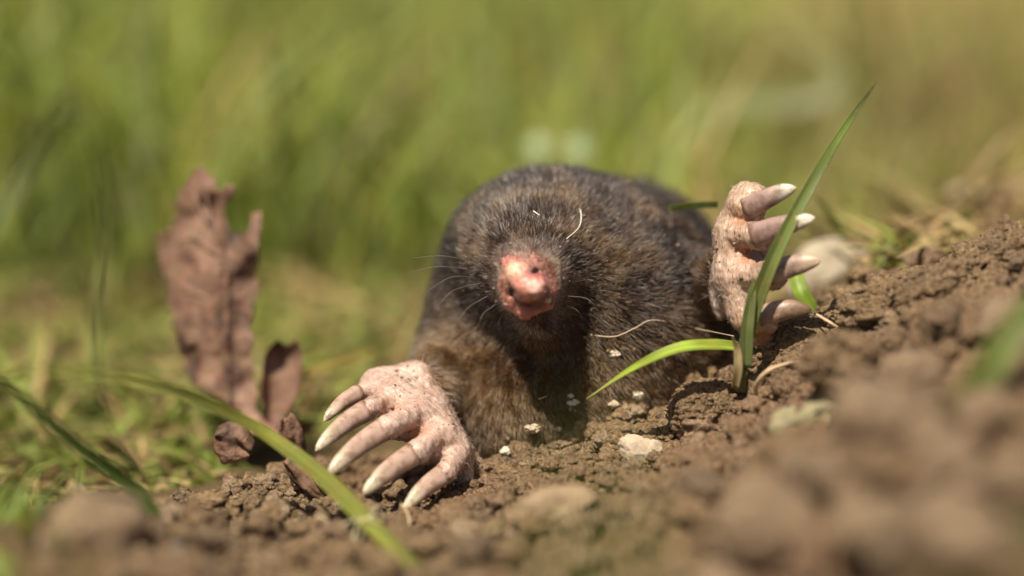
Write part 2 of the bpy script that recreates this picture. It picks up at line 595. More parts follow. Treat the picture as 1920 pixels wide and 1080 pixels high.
def scatter_crumbs():
    bases, small = [], []
    for k in range(10):
        v, f = ico(2)
        v = v * (1 + 0.40 * noise(v * 1.7 + k * 9.1)[:, None] + 0.30 * noise(v * 4.2 + k * 3.3)[:, None]) * np.array([1, 0.9, 0.75])
        bases.append((v, f))
    mids = []
    for k in range(10):
        v, f = ico(1)
        v = v * (1 + 0.42 * noise(v * 1.7 + k * 9.1)[:, None] + 0.25 * noise(v * 4 + k)[:, None]) * np.array([1, 0.9, 0.75])
        mids.append((v, f))
    for k in range(6):
        v, f = ico(0)
        v = v * (1 + 0.55 * noise(v * 2.3 + k * 5.3)[:, None])
        small.append((v, f))
    V, F, n0 = [], [], 0
    P, R_ = [], []
    # in-focus belt, dense and fine; then the blurred slopes, coarser; then the faces of the clods
    for N, xs, ys, r0, ex, rmax in ((24000, (-4.2, 5.8), None, 0.013, .5, .12), (5200, (-4.2, 5.8), None, 0.042, .36, .15), (5200, (-7, 12), (-12, 3.0), .035, .6, .28)):
        x = rng.uniform(*xs, N)
        y = rng.normal(-1.1, 1.1, N) if ys is None else rng.uniform(*ys, N)
        r = np.minimum(r0 * (1 - rng.random(N)) ** -ex, rmax)
        keep = (soilness(x, y) > 0.35) & (y < 2.4)
        x, y, r = x[keep], y[keep], r[keep]
        P.append(np.stack([x, y, ground(x, y) + r * np.where(r > .04, .6, .35)], 1))
        R_.append(r)
    big = []
    for k in range(8):
        v, f = ico(3)
        v = v * (1 + 0.40 * noise(v * 1.5 + k * 9.1)[:, None] + 0.22 * fbm(v * 3.6 + k * 3.3, 3, .7, billow=True)[:, None]) * np.array([1, 0.9, 0.8])
        big.append((v, f))
    x, y, r = rng.uniform(-3.8, 4.5, 230), rng.normal(-1.2, 1.2, 230), .10 * (1 - rng.random(230)) ** -.42
    keep = (soilness(x, y) > .35) & (y < 1.0) & (np.hypot(x - STONE[0], (y - STONE[1]) * .7) > .45)
    x, y, r = x[keep], y[keep], np.minimum(r[keep], .24)
    P.append(np.stack([x, y, ground(x, y) + r * .45], 1))
    R_.append(r)
    for px, py in zip(np.interp(rng.random(260), np.linspace(0, 1, 6), [885, 960, 1060, 1160, 1270, 1385]), rng.normal(0, 9, 260)):
        p, _d = G(px, np.interp(px, [885, 940, 1040, 1150, 1270, 1390], [893, 866, 830, 790, 772, 706]) + py)
        P.append(p[None] + (0, 0, .02))
        R_.append(np.array([min(.03 * (1 - rng.random()) ** -.5, .16)]))
    for cv in CLOD_V:
        c0 = cv.mean(0)
        n = (cv - c0) / np.linalg.norm(cv - c0, axis=1)[:, None]
        ok = np.flatnonzero((n[:, 2] > -.1) & (n @ FWD < .3))
        size = np.linalg.norm(cv - c0, axis=1).mean()
        N = int(min(900, 900 * size ** 1.5 + 60))
        sel = rng.choice(ok, N)
        P.append(cv[sel])
        R_.append(np.minimum(.012 * (1 - rng.random(N)) ** -.55, .07))
    P, R_ = np.vstack(P), np.concatenate(R_)
    for i in range(len(P)):
        bv, bf = big[i % 8] if R_[i] > 0.098 else bases[i % 10] if R_[i] > 0.055 else mids[i % 10] if R_[i] > .024 else small[i % 6]
        a = rng.uniform(0, 6.28)
        ca, sa = math.cos(a), math.sin(a)
        q = bv * R_[i] * rng.uniform(.7, 1.25, 3)
        q = np.stack([q[:, 0] * ca - q[:, 1] * sa, q[:, 0] * sa + q[:, 1] * ca, q[:, 2]], 1)
        V.append(q + P[i])
        F.append(bf)
    pick = rng.random(len(V))
    for nm, mt, lo_, hi_ in (('soil_crumbs', M_clod, 0, .62), ('dark_soil_crumbs', M_dark_clod, .62, .86), ('pale_soil_crumbs', M_pale_clod, .86, 1.01)):
        VV, FF, n0 = [], [], 0
        for i in np.flatnonzero((pick >= lo_) & (pick < hi_)):
            VV.append(V[i])
            FF.append(F[i] + n0)
            n0 += len(V[i])
        obj(nm, np.vstack(VV), np.vstack(FF), mt, base=(0, 0, 0), kind='stuff')



# ------------------------------------------------------------------ clods and stones
CLOD_V = []


def lump(name, p, rad, mat, label, cat, group=None, seed=0, rough=0.22, squash=(1, 1, .8), sub=5, crumb=0.0, rot=0.0, facet=0, tilt=0.0):
    v, f = ico(sub)
    r = 1 + rough * fbm(v * 1.3 + seed * 3.7, 3, 0.5)
    if facet:
        fr = np.random.default_rng(seed + 100)
        for _ in range(facet):
            nrm = fr.normal(size=3)
            nrm /= np.linalg.norm(nrm)
            h = fr.uniform(0.55, 0.85)
            dd = v @ nrm * r
            over = dd > h
            r = np.where(over, r * h / np.maximum(dd, 1e-6) * 0.9 + r * 0.1, r)
    if crumb:
        r = r + crumb * fbm(v * rad * 4.5 + seed, 3, 0.6, billow=True) + crumb * 0.55 * fbm(v * rad * 13 + seed, 3, 0.65, billow=True)
    v = v * r[:, None] * rad * np.asarray(squash)
    ct, st = math.cos(tilt), math.sin(tilt)
    v = np.stack([v[:, 0] * ct - v[:, 2] * st, v[:, 1], v[:, 0] * st + v[:, 2] * ct], 1)
    c, s = math.cos(rot), math.sin(rot)
    v = np.stack([v[:, 0] * c - v[:, 1] * s, v[:, 0] * s + v[:, 1] * c, v[:, 2]], 1) + np.asarray(p)
    pr = dict(label=label, category=cat)
    if group:
        pr['group'] = group
    if cat == 'clod':
        CLOD_V.append(v)
    return obj(name, v, f, mat, **pr)


def on(px, py, d=None):
    return W(px, py, d) if d else G(px, py)[0]


CL = 'clods of earth on the molehill'
lump('earth_clod', W(1322, 770, 42.0), 0.58, M_clod, 'rounded brown earth clod beside the foot of the tall grass stalk', 'clod', CL, 1, .2, (1, .9, .85), 5, .10)
lump('earth_clod', W(1490, 672, 42.2), 0.72, M_clod, 'brown clod heaped under the raised paw, thin straw lying on it', 'clod', CL, 2, .25, (1.15, .8, .75), 5, .09, tilt=.5)
lump('earth_clod', W(1570, 620, 42.4), 0.4, M_clod, 'crumbly clod at the thumb claw of the raised paw', 'clod', CL, 3, .25, (1, .9, .8), 5, .1)
lump('earth_clod', W(1715, 575, 41.3), 0.85, M_clod, 'large reddish brown clod with an overhanging top on the right-hand ridge', 'clod', CL, 4, .5, (1.25, .8, .68), 5, .12, tilt=.3)
lump('earth_clod', W(1860, 505, 41.6), 0.75, M_clod, 'big blurred clod crowning the ridge at the right edge', 'clod', CL, 5, .45, (1.2, .9, .68), 5, .12, tilt=.5)
lump('earth_clod', W(1575, 680, 39.4), 0.52, M_clod, 'blurred pale brown clod in front of the straw-topped clod', 'clod', CL, 6, .3, (1, .9, .85), 4, .08)
lump('earth_clod', G(1080, 838)[0], 0.27, M_clod, 'small nubbly clod between the mole belly and the cream stone', 'clod', CL, 7, .3, (1.05, .9, .85), 5, .16)
lump('earth_clod', G(1165, 800)[0] + (0, 0, .1), 0.2, M_clod, 'knobbly little clod leaning on the mole belly above the cream stone', 'clod', CL, 8, .5, (1.1, .8, 1.0), 5, .2)
lump('earth_clod', G(1250, 815)[0], 0.2, M_clod, 'little crumb-covered clod up the slope from the cream stone', 'clod', CL, 9, .3, (1.1, .9, .8), 5, .18)
lump('earth_clod', G(935, 885)[0], 0.25, M_clod, 'crumbly clod against the heel of the lowered paw', 'clod', CL, 10, .3, (1.1, .9, .75), 5, .16)
lump('earth_clod', G(855, 965)[0], 0.27, M_clod, 'dark crumbly clod below the fifth claw of the lowered paw', 'clod', CL, 11, .3, (1, .9, .85), 5, .17)
lump('earth_clod', G(650, 985)[0], 0.24, M_clod, 'crumbly clod beside the root tangle on the arching blade', 'clod', CL, 12, .3, (1.1, .9, .8), 5, .16)
lump('earth_clod', G(480, 960)[0], 0.3, M_clod, 'blurred brown clod left of the arching green blade', 'clod', CL, 13, .3, (1.1, .9, .8), 4, .14)
lump('earth_clod', G(340, 950)[0], 0.26, M_clod, 'blurred clod at the foot of the folded pale blade', 'clod', CL, 14, .3, (1.1, .9, .8), 4, .14)
lump('earth_clod', G(1840, 760)[0], 0.62, M_clod, 'very blurred brown clod under the bent green blade at the right edge', 'clod', CL, 15, .3, (1.1, .9, .7), 4, .1)
lump('earth_clod', G(1660, 880)[0], 0.55, M_clod, 'very blurred pinkish clod low on the near slope', 'clod', CL, 16, .3, (1.1, .9, .7), 4, .1)
lump('earth_clod', G(1480, 1000)[0], 0.5, M_clod, 'very blurred tan clod at the bottom edge of the near slope', 'clod', CL, 17, .3, (1.1, .9, .7), 4, .1)
lump('earth_clod', G(1380, 870)[0], 0.3, M_clod, 'soft-edged clod on the slope right of the cream stone', 'clod', CL, 18, .3, (1.1, .9, .7), 4, .12)
lump('earth_clod', G(760, 1040)[0], 0.3, M_clod, 'dark clod at the bottom edge beside the root of the arching blade', 'clod', CL, 19, .3, (1.1, .9, .7), 4, .12)
lump('earth_clod', G(1180, 985)[0], 0.34, M_clod, 'blurred clod right of the long tan stone', 'clod', CL, 20, .3, (1.1, .9, .7), 4, .12)

LR = np.random.default_rng(21)
for i in range(34):
    px, py = LR.uniform(1230, 1930), LR.uniform(640, 1090)
    if py < 1260 - .36 * px + 60 or (px < 1450 and py < 900):
        continue
    p, d_ = G(px, py)
    mt = (M_pale_clod, M_pale_clod, M_pale_clod, M_pale_clod, M_dark_clod)[i % 5]
    lump('soil_lump', p + (0, 0, .28), LR.uniform(.3, .75) * d_ / 42, mt, 'very blurred lump of earth among many on the near slope at the lower right', 'earth lump', 'blurred lumps of the near slope', 60 + i, .55, (LR.uniform(.9, 1.3), .9, LR.uniform(.55, .9)), 3, .08, rot=LR.uniform(0, 3))
for i in range(16):
    px, py = LR.uniform(20, 760), LR.uniform(985, 1085)
    p, d_ = G(px, py)
    mt = (M_clod, M_dark_clod, M_clod, M_pale_clod)[i % 4]
    lump('soil_lump', p, LR.uniform(.10, .24), mt, 'small blurred lump of reddish earth along the bottom left edge', 'earth lump', 'blurred lumps at the bottom left', 120 + i, .4, (1.1, .9, .75), 3, .1, rot=LR.uniform(0, 3))

ST = 'stones on the molehill'
lump('stone', G(1205, 868)[0] + (0, -.08, .22), 0.34, M_cream, 'angular cream stone lying in crumbly soil below the mole belly', 'stone', ST, 31, .3, (1.1, .8, .82), 5, .03, facet=9, tilt=-.45)
lump('stone', G(1035, 985)[0] + (0, 0, .26), 0.62, M_tan, 'long smooth tan stone lying flat in the foreground soil', 'stone', ST, 32, .25, (1.02, .6, .42), 5, .06, facet=9, tilt=.26)
lump('stone', W(1705, 698, 37.6), 0.38, M_pale_clod, 'blurred rounded buff stone half way down the near slope', 'stone', ST, 33, .2, (1.1, .9, .75), 4)
lump('stone', G(1500, 800)[0] + (0, 0, .15), 0.55, M_greengrey, 'very blurred grey-green stone low on the near slope', 'stone', ST, 34, .6, (1.25, .9, .5), 4, .06, facet=6, tilt=.5)
lump('stone', W(1560, 540, 46.6), 0.82, M_grey, 'smooth grey stone standing behind the raised paw', 'stone', ST, 35, .25, (.95, .6, 1.0), 5, tilt=-.5)
lump('stone', W(1815, 385, 54.0), 0.42, M_cream, 'small whitish blurred stone beyond the ridge', 'stone', ST, 36, .2, (1, .8, .9), 4)
lump('stone', G(185, 995)[0], 0.66, M_pale_clod, 'blurred pinkish stone at the foot of the folded pale blade', 'stone', ST, 37, .25, (.9, .8, .85), 4)
lump('stone', G(332, 1032)[0], 0.1, M_white, 'tiny white pebble near the bottom left, the right one of a pair', 'pebble', 'white pebbles', 38, .2, (1, .9, .9), 3)
lump('stone', G(272, 1024)[0], 0.12, M_white, 'tiny white pebble near the bottom left, the left one of a pair', 'pebble', 'white pebbles', 39, .2, (1.2, .9, .8), 3)
lump('stone', G(1400, 1095)[0], 0.55, M_pale_clod, 'very blurred grey stone cut by the bottom edge of the picture', 'stone', ST, 40, .25, (1.2, .8, .6), 4)

scatter_crumbs()

# ------------------------------------------------------------------ the mole: a signed distance body, surface nets
PB, PL, PR_, PN = [], [], [], []              # body, lowered paw, raised paw, nose


def E(lst, c, r, k=0.3):
    lst.append(('e', np.asarray(c, float), np.asarray(r, float) if np.ndim(r) else np.full(3, float(r)), k))


def RC(lst, a, ra, b_, rb, k=0.12):
    lst.append(('c', np.asarray(a, float), float(ra), np.asarray(b_, float), float(rb), k))


def sd(prim, P):
    if prim[0] == 'e':
        q = P - prim[1]
        k0 = np.sqrt(((q / prim[2]) ** 2).sum(-1))
        k1 = np.sqrt(((q / prim[2] ** 2) ** 2).sum(-1)) + 1e-6
        return k0 * (k0 - 1) / k1
    _, a, ra, b_, rb, _k = prim
    ba = b_ - a
    pa = P - a
    h = np.clip((pa @ ba) / (ba @ ba), 0, 1)
    d = pa - h[..., None] * ba
    return np.sqrt((d * d).sum(-1)) - (ra + (rb - ra) * h)


def bbox(prim, pad):
    if prim[0] == 'e':
        return prim[1] - prim[2] - pad, prim[1] + prim[2] + pad
    return np.minimum(prim[1] - prim[2], prim[3] - prim[4]) - pad, np.maximum(prim[1] + prim[2], prim[3] + prim[4]) + pad


def smin(a, b_, k):
    h = np.maximum(k - np.abs(a - b_), 0) / k
    return np.minimum(a, b_) - h * h * k * 0.25


# trunk, shoulders, head, snout
E(PB, W(1088, 650, 46.8), (2.36, 4.0, 2.6), .3)
E(PB, W(1185, 500, 46.6), (1.35, 2.2, 1.3), .6)
E(PB, W(1225, 580, 45.2), (1.30, 1.7, 1.25), .6)
E(PB, W(985, 748, 44.0), (1.15, 1.25, 1.15), .7)
E(PB, W(872, 712, 44.8), (.72, 1.1, .8), .6)
E(PB, W(1070, 760, 44.4), (2.0, 1.55, 1.35), .5)
E(PB, W(1280, 650, 44.4), (.85, 1.1, .9), .5)
E(PB, W(1000, 485, 44.1), (1.22, 1.65, 1.12), .7)
E(PB, W(975, 555, 45.2), (1.2, 1.5, 1.25), .6)
E(PB, W(1160, 575, 44.1), (1.35, 1.4, 1.35), .8)
E(PB, W(1070, 510, 44.5), (1.5, 1.5, 1.4), .8)
E(PB, W(938, 650, 44.6), (1.0, 1.2, 1.0), .6)
RC(PB, W(1003, 488, 43.0), .88, W(990, 530, 41.6), .40, .55)
RC(PB, W(1022, 598, 43.2), .5, W(1008, 592, 42.0), .24, .3)
# bare nose
RC(PN, W(956, 490, 41.75), .17, W(972, 516, 41.22), .19, .15)
RC(PN, W(985, 486, 41.75), .18, W(1000, 500, 41.45), .17, .12)
E(PN, W(994, 538, 41.05), (.28, .27, .24), .1)
E(PN, W(1000, 541, 40.9), (.19, .16, .15), .06)
RC(PN, W(1022, 512, 41.5), .14, W(1028, 540, 41.42), .13, .18)
RC(PN, W(952, 535, 41.45), .13, W(958, 562, 41.42), .12, .15)
RC(PN, W(956, 568, 41.5), .09, W(984, 586, 41.38), .09, .1)
RC(PN, W(984, 586, 41.38), .09, W(1028, 570, 41.5), .09, .1)
E(PN, W(966, 512, 41.12), (.12, .1, .15), .08)
NSUB = [('c', W(998, 507, 40.9), .055, W(1006, 511, 41.45), .05, .04), ('c', W(957, 547, 40.9), .06, W(962, 550, 41.45), .05, .04), ('c', W(951, 538, 41.0), .03, W(957, 547, 40.95), .05, .04),
        ('c', W(964, 569, 41.1), .04, W(988, 577, 40.98), .05, .05), ('c', W(988, 577, 40.98), .05, W(1012, 570, 41.02), .05, .05), ('c', W(1012, 570, 41.02), .05, W(1026, 548, 41.12), .035, .05)]
# lowered paw
RC(PL, W(840, 705, 44.0), .45, W(808, 742, 43.1), .38, .3)
RC(PL, W(735, 738, 42.7), .27, W(800, 790, 42.35), .36, .2)
RC(PL, W(800, 790, 42.35), .36, W(848, 858, 42.1), .25, .15)
RC(PL, W(790, 740, 42.8), .34, W(866, 850, 42.4), .19, .15)
RC(PL, W(866, 850, 42.4), .16, W(878, 905, 42.2), .10, .12)
RC(PL, W(712, 716, 42.75), .19, W(672, 737, 42.45), .115, .1)
RC(PL, W(740, 740, 42.4), .19, W(694, 766, 42.0), .15, .07)
RC(PL, W(785, 772, 42.1), .20, W(727, 801, 41.6), .18, .07)
RC(PL, W(828, 808, 42.0), .20, W(783, 847, 41.55), .175, .07)
RC(PL, W(860, 850, 42.0), .18, W(836, 886, 41.6), .15, .07)
for a in [(694, 766, 42.0, .165), (727, 801, 41.6, .195), (783, 847, 41.55, .19), (836, 886, 41.6, .165)]:
    E(PL, W(*a[:3]), a[3], .06)
E(PL, W(752, 800, 42.15), (.30, .2, .22), .1)
E(PL, W(805, 845, 41.95), (.24, .2, .22), .1)
RC(PL, W(700, 722, 42.8), .2, W(775, 712, 42.9), .3, .2)
RC(PL, W(745, 745, 42.45), .26, W(842, 830, 42.1), .27, .2)
RC(PL, W(715, 735, 42.6), .2, W(770, 770, 42.3), .26, .15)
# raised paw
RC(PR_, W(1300, 560, 44.2), .55, W(1362, 520, 42.8), .34, .3)
RC(PR_, W(1396, 372, 42.3), .25, W(1380, 440, 42.3), .33, .15)
RC(PR_, W(1380, 440, 42.3), .33, W(1384, 515, 42.2), .36, .15)
RC(PR_, W(1384, 515, 42.2), .36, W(1400, 585, 42.1), .28, .15)
RC(PR_, W(1400, 585, 42.1), .28, W(1424, 625, 42.0), .23, .12)
E(PR_, W(1398, 468, 42.3), (.36, .22, .72), .12)
E(PR_, W(1412, 358, 42.1), (.22, .2, .12), .12)
RC(PR_, W(1385, 385, 42.1), .19, W(1414, 394, 41.9), .19, .07)
RC(PR_, W(1385, 440, 42.0), .20, W(1428, 443, 41.65), .21, .06)
RC(PR_, W(1385, 512, 42.0), .22, W(1448, 516, 41.6), .22, .06)
RC(PR_, W(1408, 600, 41.9), .19, W(1438, 606, 41.65), .17, .07)
E(PR_, W(1428, 443, 41.65), .22, .05)
E(PR_, W(1448, 516, 41.6), .23, .05)
E(PR_, W(1352, 552, 42.55), (.16, .18, .40), .25)

ALLP = PB + PL + PR_ + PN
lo = np.array([-3.2, -2.2, -0.9])
hi = np.array([4.4, 8.6, 4.9])
H = 0.036
dims = np.ceil((hi - lo) / H).astype(int)
F3 = np.full(dims, 9.0, dtype=np.float32)
axs = [lo[a] + H * np.arange(dims[a]) for a in range(3)]
for prim in ALLP:
    a, b_ = bbox(prim, prim[-1] + 0.1)
    i0 = np.clip(np.floor((a - lo) / H).astype(int), 0, dims)
    i1 = np.clip(np.ceil((b_ - lo) / H).astype(int) + 1, 0, dims)
    if (i1 <= i0).any():
        continue
    sl_ = tuple(slice(i0[q], i1[q]) for q in range(3))
    P = np.stack(np.meshgrid(*[axs[q][sl_[q]] for q in range(3)], indexing='ij'), -1).astype(np.float32)
    F3[sl_] = smin(F3[sl_], sd(prim, P).astype(np.float32), prim[-1])
for prim in NSUB:
    a, b_ = bbox(prim, 0.2)
    i0 = np.clip(np.floor((a - lo) / H).astype(int), 0, dims)
    i1 = np.clip(np.ceil((b_ - lo) / H).astype(int) + 1, 0, dims)
    sl_ = tuple(slice(i0[q], i1[q]) for q in range(3))
    P = np.stack(np.meshgrid(*[axs[q][sl_[q]] for q in range(3)], indexing='ij'), -1).astype(np.float32)
    F3[sl_] = -smin(-F3[sl_], sd(prim, P).astype(np.float32), prim[-1])


def surface_nets(F, lo, h):
    ins = F < 0
    c = [ins[a:F.shape[0] - 1 + a, b:F.shape[1] - 1 + b, d:F.shape[2] - 1 + d] for a in (0, 1) for b in (0, 1) for d in (0, 1)]
    anyi = c[0].copy()
    alli = c[0].copy()
    for q in c[1:]:
        anyi |= q
        alli &= q
    cells = np.argwhere(anyi & ~alli)
    ids = np.full(anyi.shape, -1, dtype=np.int64)
    ids[tuple(cells.T)] = np.arange(len(cells))
    offs = np.array([(a, b, d) for a in (0, 1) for b in (0, 1) for d in (0, 1)])
    vals = np.stack([F[tuple((cells + o).T)] for o in offs], 1).astype(np.float64)
    acc = np.zeros((len(cells), 3))
    cnt = np.zeros(len(cells))
    for i in range(8):
        for j in range(i + 1, 8):
            if np.abs(offs[i] - offs[j]).sum() != 1:
                continue
            a, b = vals[:, i], vals[:, j]
            cr = (a < 0) != (b < 0)
            t = np.where(cr, a / np.where(cr, a - b, 1), 0)
            acc += np.where(cr[:, None], offs[i] + t[:, None] * (offs[j] - offs[i]), 0)
            cnt += cr
    v = lo + h * (cells + acc / cnt[:, None])
    quads = []
    for ax in range(3):
        u, w = [(1, 2), (2, 0), (0, 1)][ax]
        n = F.shape
        s0 = [slice(1, n[q] - 1) for q in range(3)]
        s1 = list(s0)
        s0[ax] = slice(0, n[ax] - 1)
        s1[ax] = slice(1, n[ax])
        A, B = ins[tuple(s0)], ins[tuple(s1)]
        for flip in (False, True):
            e = np.argwhere((A & ~B) if not flip else (~A & B))
            base = e.copy()
            for q in range(3):
                if q != ax:
                    base[:, q] += 1
            du = np.zeros(3, int)
            dw = np.zeros(3, int)
            du[u] = 1
            dw[w] = 1
            q4 = [ids[tuple((base - s).T)] for s in (du + dw, dw, du * 0, du)]
            q4 = np.stack(q4, 1)
            if flip:
                q4 = q4[:, ::-1]
            quads.append(q4)
    quads = np.vstack(quads)
    return v, quads[(quads >= 0).all(1)]


mv, mf = surface_nets(F3, lo, H)


def vert_normals(v, f):
    n = np.cross(v[f[:, 2]] - v[f[:, 0]], v[f[:, 3]] - v[f[:, 1]])
    out = np.zeros_like(v)
    for k in range(4):
        for a in range(3):
            out[:, a] += np.bincount(f[:, k], n[:, a], len(v))
    return out / (np.linalg.norm(out, axis=1)[:, None] + 1e-12)


for _ in range(1):                                          # one gentle smoothing pass
    s = np.zeros_like(mv)
    cn = np.zeros(len(mv))
    for k in range(4):
        a, b_ = mf[:, k], mf[:, (k + 1) % 4]
        for q in range(3):
            s[:, q] += np.bincount(a, mv[b_, q], len(mv)) + np.bincount(b_, mv[a, q], len(mv))
        cn += np.bincount(a, minlength=len(mv)) + np.bincount(b_, minlength=len(mv))
    mv = 0.5 * mv + 0.5 * s / cn[:, None]
mn = vert_normals(mv, mf)


def dmin(lst, P):
    return np.min([sd(p, P) for p in lst], axis=0)


dB, dL, dR, dN = dmin(PB + [PL[0], PR_[0]], mv), dmin(PL[1:], mv), dmin(PR_[1:], mv), dmin(PN, mv)
wL = smooth(-0.05, 0.22, dB - dL)
wR = smooth(-0.05, 0.16, dB - dR)
wN = smooth(-0.03, 0.13, dB - dN)
NOSE = W(990, 545, 40.9)
nz = fbm(mv * 5, 3)
nf = fbm(mv * 16, 3)
# fine creases in the paw skin, knobs on the nose
paw = np.maximum(wL, wR)
mv = mv + mn * (paw * 0.022 * fbm(mv * 9, 3, .65, billow=True) + wN * 0.018 * nf + wN * .018 * noise(mv * 20) - wN * .014 * np.abs(noise(mv * 13)))[:, None]
col = np.tile(np.array([0.045, 0.030, 0.022]), (len(mv), 1))


_near = smooth(1.15, .55, dnose_ := np.linalg.norm(mv - NOSE, axis=1)) * .8
col = col * (1 - _near[:, None]) + np.array([0.30, 0.13, 0.105]) * _near[:, None]


def blend(col, w, c):
    return col * (1 - w[:, None]) + np.asarray(c) * w[:, None]


skinL = np.array([0.49, 0.355, 0.30]) + nz[:, None] * np.array([0.07, 0.09, 0.09]) - np.abs(nf)[:, None] * np.array([.16, .16, .15])
skinR = np.array([0.38, 0.265, 0.195]) + nf[:, None] * np.array([0.16, 0.14, 0.12])
# orange-brown web shading between the toes, painted into the skin colour further down
col = blend(col, wL, skinL)
col = blend(col, wR, skinR)
nose = np.array([0.50, 0.195, 0.155]) + nf[:, None] * np.array([0.14, 0.16, 0.14])
col = blend(col, wN, nose)
for p_, r_, c_, a_ in [(W(962, 505, 41.1), .20, (0.70, 0.50, 0.36), .95), (W(1002, 536, 40.75), .13, (0.74, 0.50, 0.44), .9), (W(985, 545, 40.85), .12, (0.62, 0.30, 0.24), .7), (W(1004, 509, 40.95), .13, (0.34, 0.07, 0.08), .9),  # pale spots on bridge and pad are highlights painted into the colour
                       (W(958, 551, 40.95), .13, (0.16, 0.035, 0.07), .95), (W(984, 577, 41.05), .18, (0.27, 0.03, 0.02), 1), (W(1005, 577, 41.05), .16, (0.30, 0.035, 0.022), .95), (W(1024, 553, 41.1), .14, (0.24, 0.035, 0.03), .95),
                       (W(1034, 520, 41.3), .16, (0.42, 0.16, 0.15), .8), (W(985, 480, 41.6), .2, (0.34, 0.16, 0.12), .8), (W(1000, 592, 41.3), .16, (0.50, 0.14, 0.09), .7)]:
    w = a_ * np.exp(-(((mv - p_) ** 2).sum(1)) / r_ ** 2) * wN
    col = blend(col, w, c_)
for p_, r_, c_, a_ in [(W(745, 785, 42.0), .22, (0.40, 0.16, 0.075), .9), (W(800, 825, 41.9), .24, (0.38, 0.145, 0.065), .9), (W(848, 868, 41.9), .16, (0.38, 0.15, 0.08), .8), (W(708, 758, 42.2), .16, (0.40, 0.18, 0.08), .8)]:  # web shade of the lowered paw, put in as colour
    w = a_ * np.exp(-(((mv - p_) ** 2).sum(1)) / r_ ** 2) * wL
    col = blend(col, w, c_)
for p_, r_, c_, a_ in [(W(1400, 412, 42.0), .22, (0.42, 0.16, 0.07), .8), (W(1405, 475, 41.9), .22, (0.42, 0.16, 0.07), .85), (W(1352, 545, 42.5), .36, (0.74, 0.62, 0.58), .95), (W(1385, 530, 41.8), .25, (0.6, 0.42, 0.34), .8),
                       (W(1425, 620, 41.8), .25, (0.40, 0.15, 0.06), .85), (W(1410, 355, 42.1), .25, (0.5, 0.37, 0.25), .7), (W(1330, 500, 43.0), .25, (0.42, 0.14, 0.09), .8)]:
    w = a_ * np.exp(-(((mv - p_) ** 2).sum(1)) / r_ ** 2) * wR
    col = blend(col, w, c_)

mole = empty('mole', (0.9, 3.0, 0.0), label='dark brown mole rearing out of the soil with both pink clawed paws spread', category='mole')
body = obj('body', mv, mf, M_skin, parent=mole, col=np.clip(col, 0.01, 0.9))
wa = body.data.attributes.new('wet', 'FLOAT', 'POINT')
wa.data.foreach_set('value', wN.astype(np.float32))
ca = body.data.attributes.new('crease', 'FLOAT_VECTOR', 'POINT')
axL, axR = W(690, 880, 41.3) - W(800, 780, 42.2), W(1500, 440, 41.5) - W(1380, 460, 42.2)
axL, axR = axL / np.linalg.norm(axL), axR / np.linalg.norm(axR)
side_ = (mv[:, 0] > 1.5)[:, None]
axv = np.where(side_, axR, axL)
sl_ = (mv * axv).sum(1)[:, None]
cre = (mv - axv * sl_) * 3.2 + axv * sl_ * 13.0
ca.data.foreach_set('vector', (cre * 1.0).astype(np.float32).ravel())


def claw(a, b_, r, c0, c1, mat, bow=0.06, flat=0.68, up=-FWD, tipstart=.72):
    a, b_ = np.asarray(a), np.asarray(b_)
    n = 18
    t = np.linspace(0, 1, n)
    ax = b_ - a
    side = np.array([0, -0.3, 1.0])
    path = a + ax * t[:, None] + side * (bow * np.sin(np.pi * t) ** 1)[:, None]
    rad = r * np.clip(1 - t ** 6.0, 0, 1) ** 0.6 * (1.06 - 0.38 * t)
    rad[-1] = r * 0.05
    v, f = tube(path, rad, 14, up, flat)
    tt = np.repeat(t, 14)
    v = v + 0.010 * fbm(v * 12, 3)[:, None] + 0.006 * np.tile(np.cos(np.arange(14) * 2.9), n)[:, None] * np.array([0, -.5, .8])
    w = smooth(tipstart - .26, tipstart + .14, tt + 0.07 * fbm(v * 7, 2))
    c = np.asarray(c0) * (1 - w[:, None]) + np.asarray(c1) * w[:, None]
    c = c * (1 + 0.22 * noise(np.stack([tt * 3, np.tile(np.arange(14), n) * .9, tt * 0 + a[0]], 1))[:, None])
    root = np.clip(1.15 - tt / .10 + .8 * noise(v * 22), 0, 1)[:, None] * .85
    c = c * (1 - root) + np.array([0.17, 0.085, 0.045]) * root
    c = c * (1 + .18 * noise(np.stack([np.tile(np.arange(14), n) * 1.7, tt * 1.2, tt * 0 + r * 50], 1)))[:, None]
    obj('claw', v, f, mat, base=a, parent=mole, col=np.clip(c, 0.01, .95))


PINK, TIP = (0.47, 0.325, 0.265), (0.56, 0.49, 0.36)
claw(W(674, 736, 42.4), W(607, 790, 41.85), .125, PINK, TIP, M_claw)
claw(W(688, 769, 41.95), W(592, 845, 41.2), .155, PINK, TIP, M_claw)
claw(W(718, 806, 41.55), W(613, 892, 40.85), .165, PINK, TIP, M_claw)
claw(W(776, 852, 41.48), W(680, 928, 40.85), .165, PINK, TIP, M_claw)
claw(W(832, 890, 41.55), W(757, 957, 41.05), .15, PINK, TIP, M_claw)
DP, DT = (0.33, 0.215, 0.19), (0.74, 0.64, 0.52)
claw(W(1400, 393, 41.8), W(1493, 351, 41.4), .165, DP, DT, M_claw_dirty, .03)
claw(W(1412, 443, 41.5), W(1528, 408, 41.1), .18, DP, DT, M_claw_dirty, .02)
claw(W(1440, 514, 41.45), W(1540, 488, 41.1), .18, (0.40, 0.28, 0.235), (0.56, 0.42, 0.30), M_claw_dirty, .03)
claw(W(1425, 596, 41.6), W(1522, 582, 41.45), .17, (0.36, 0.24, 0.17), (0.20, 0.12, 0.07), M_claw_dirty, .07)


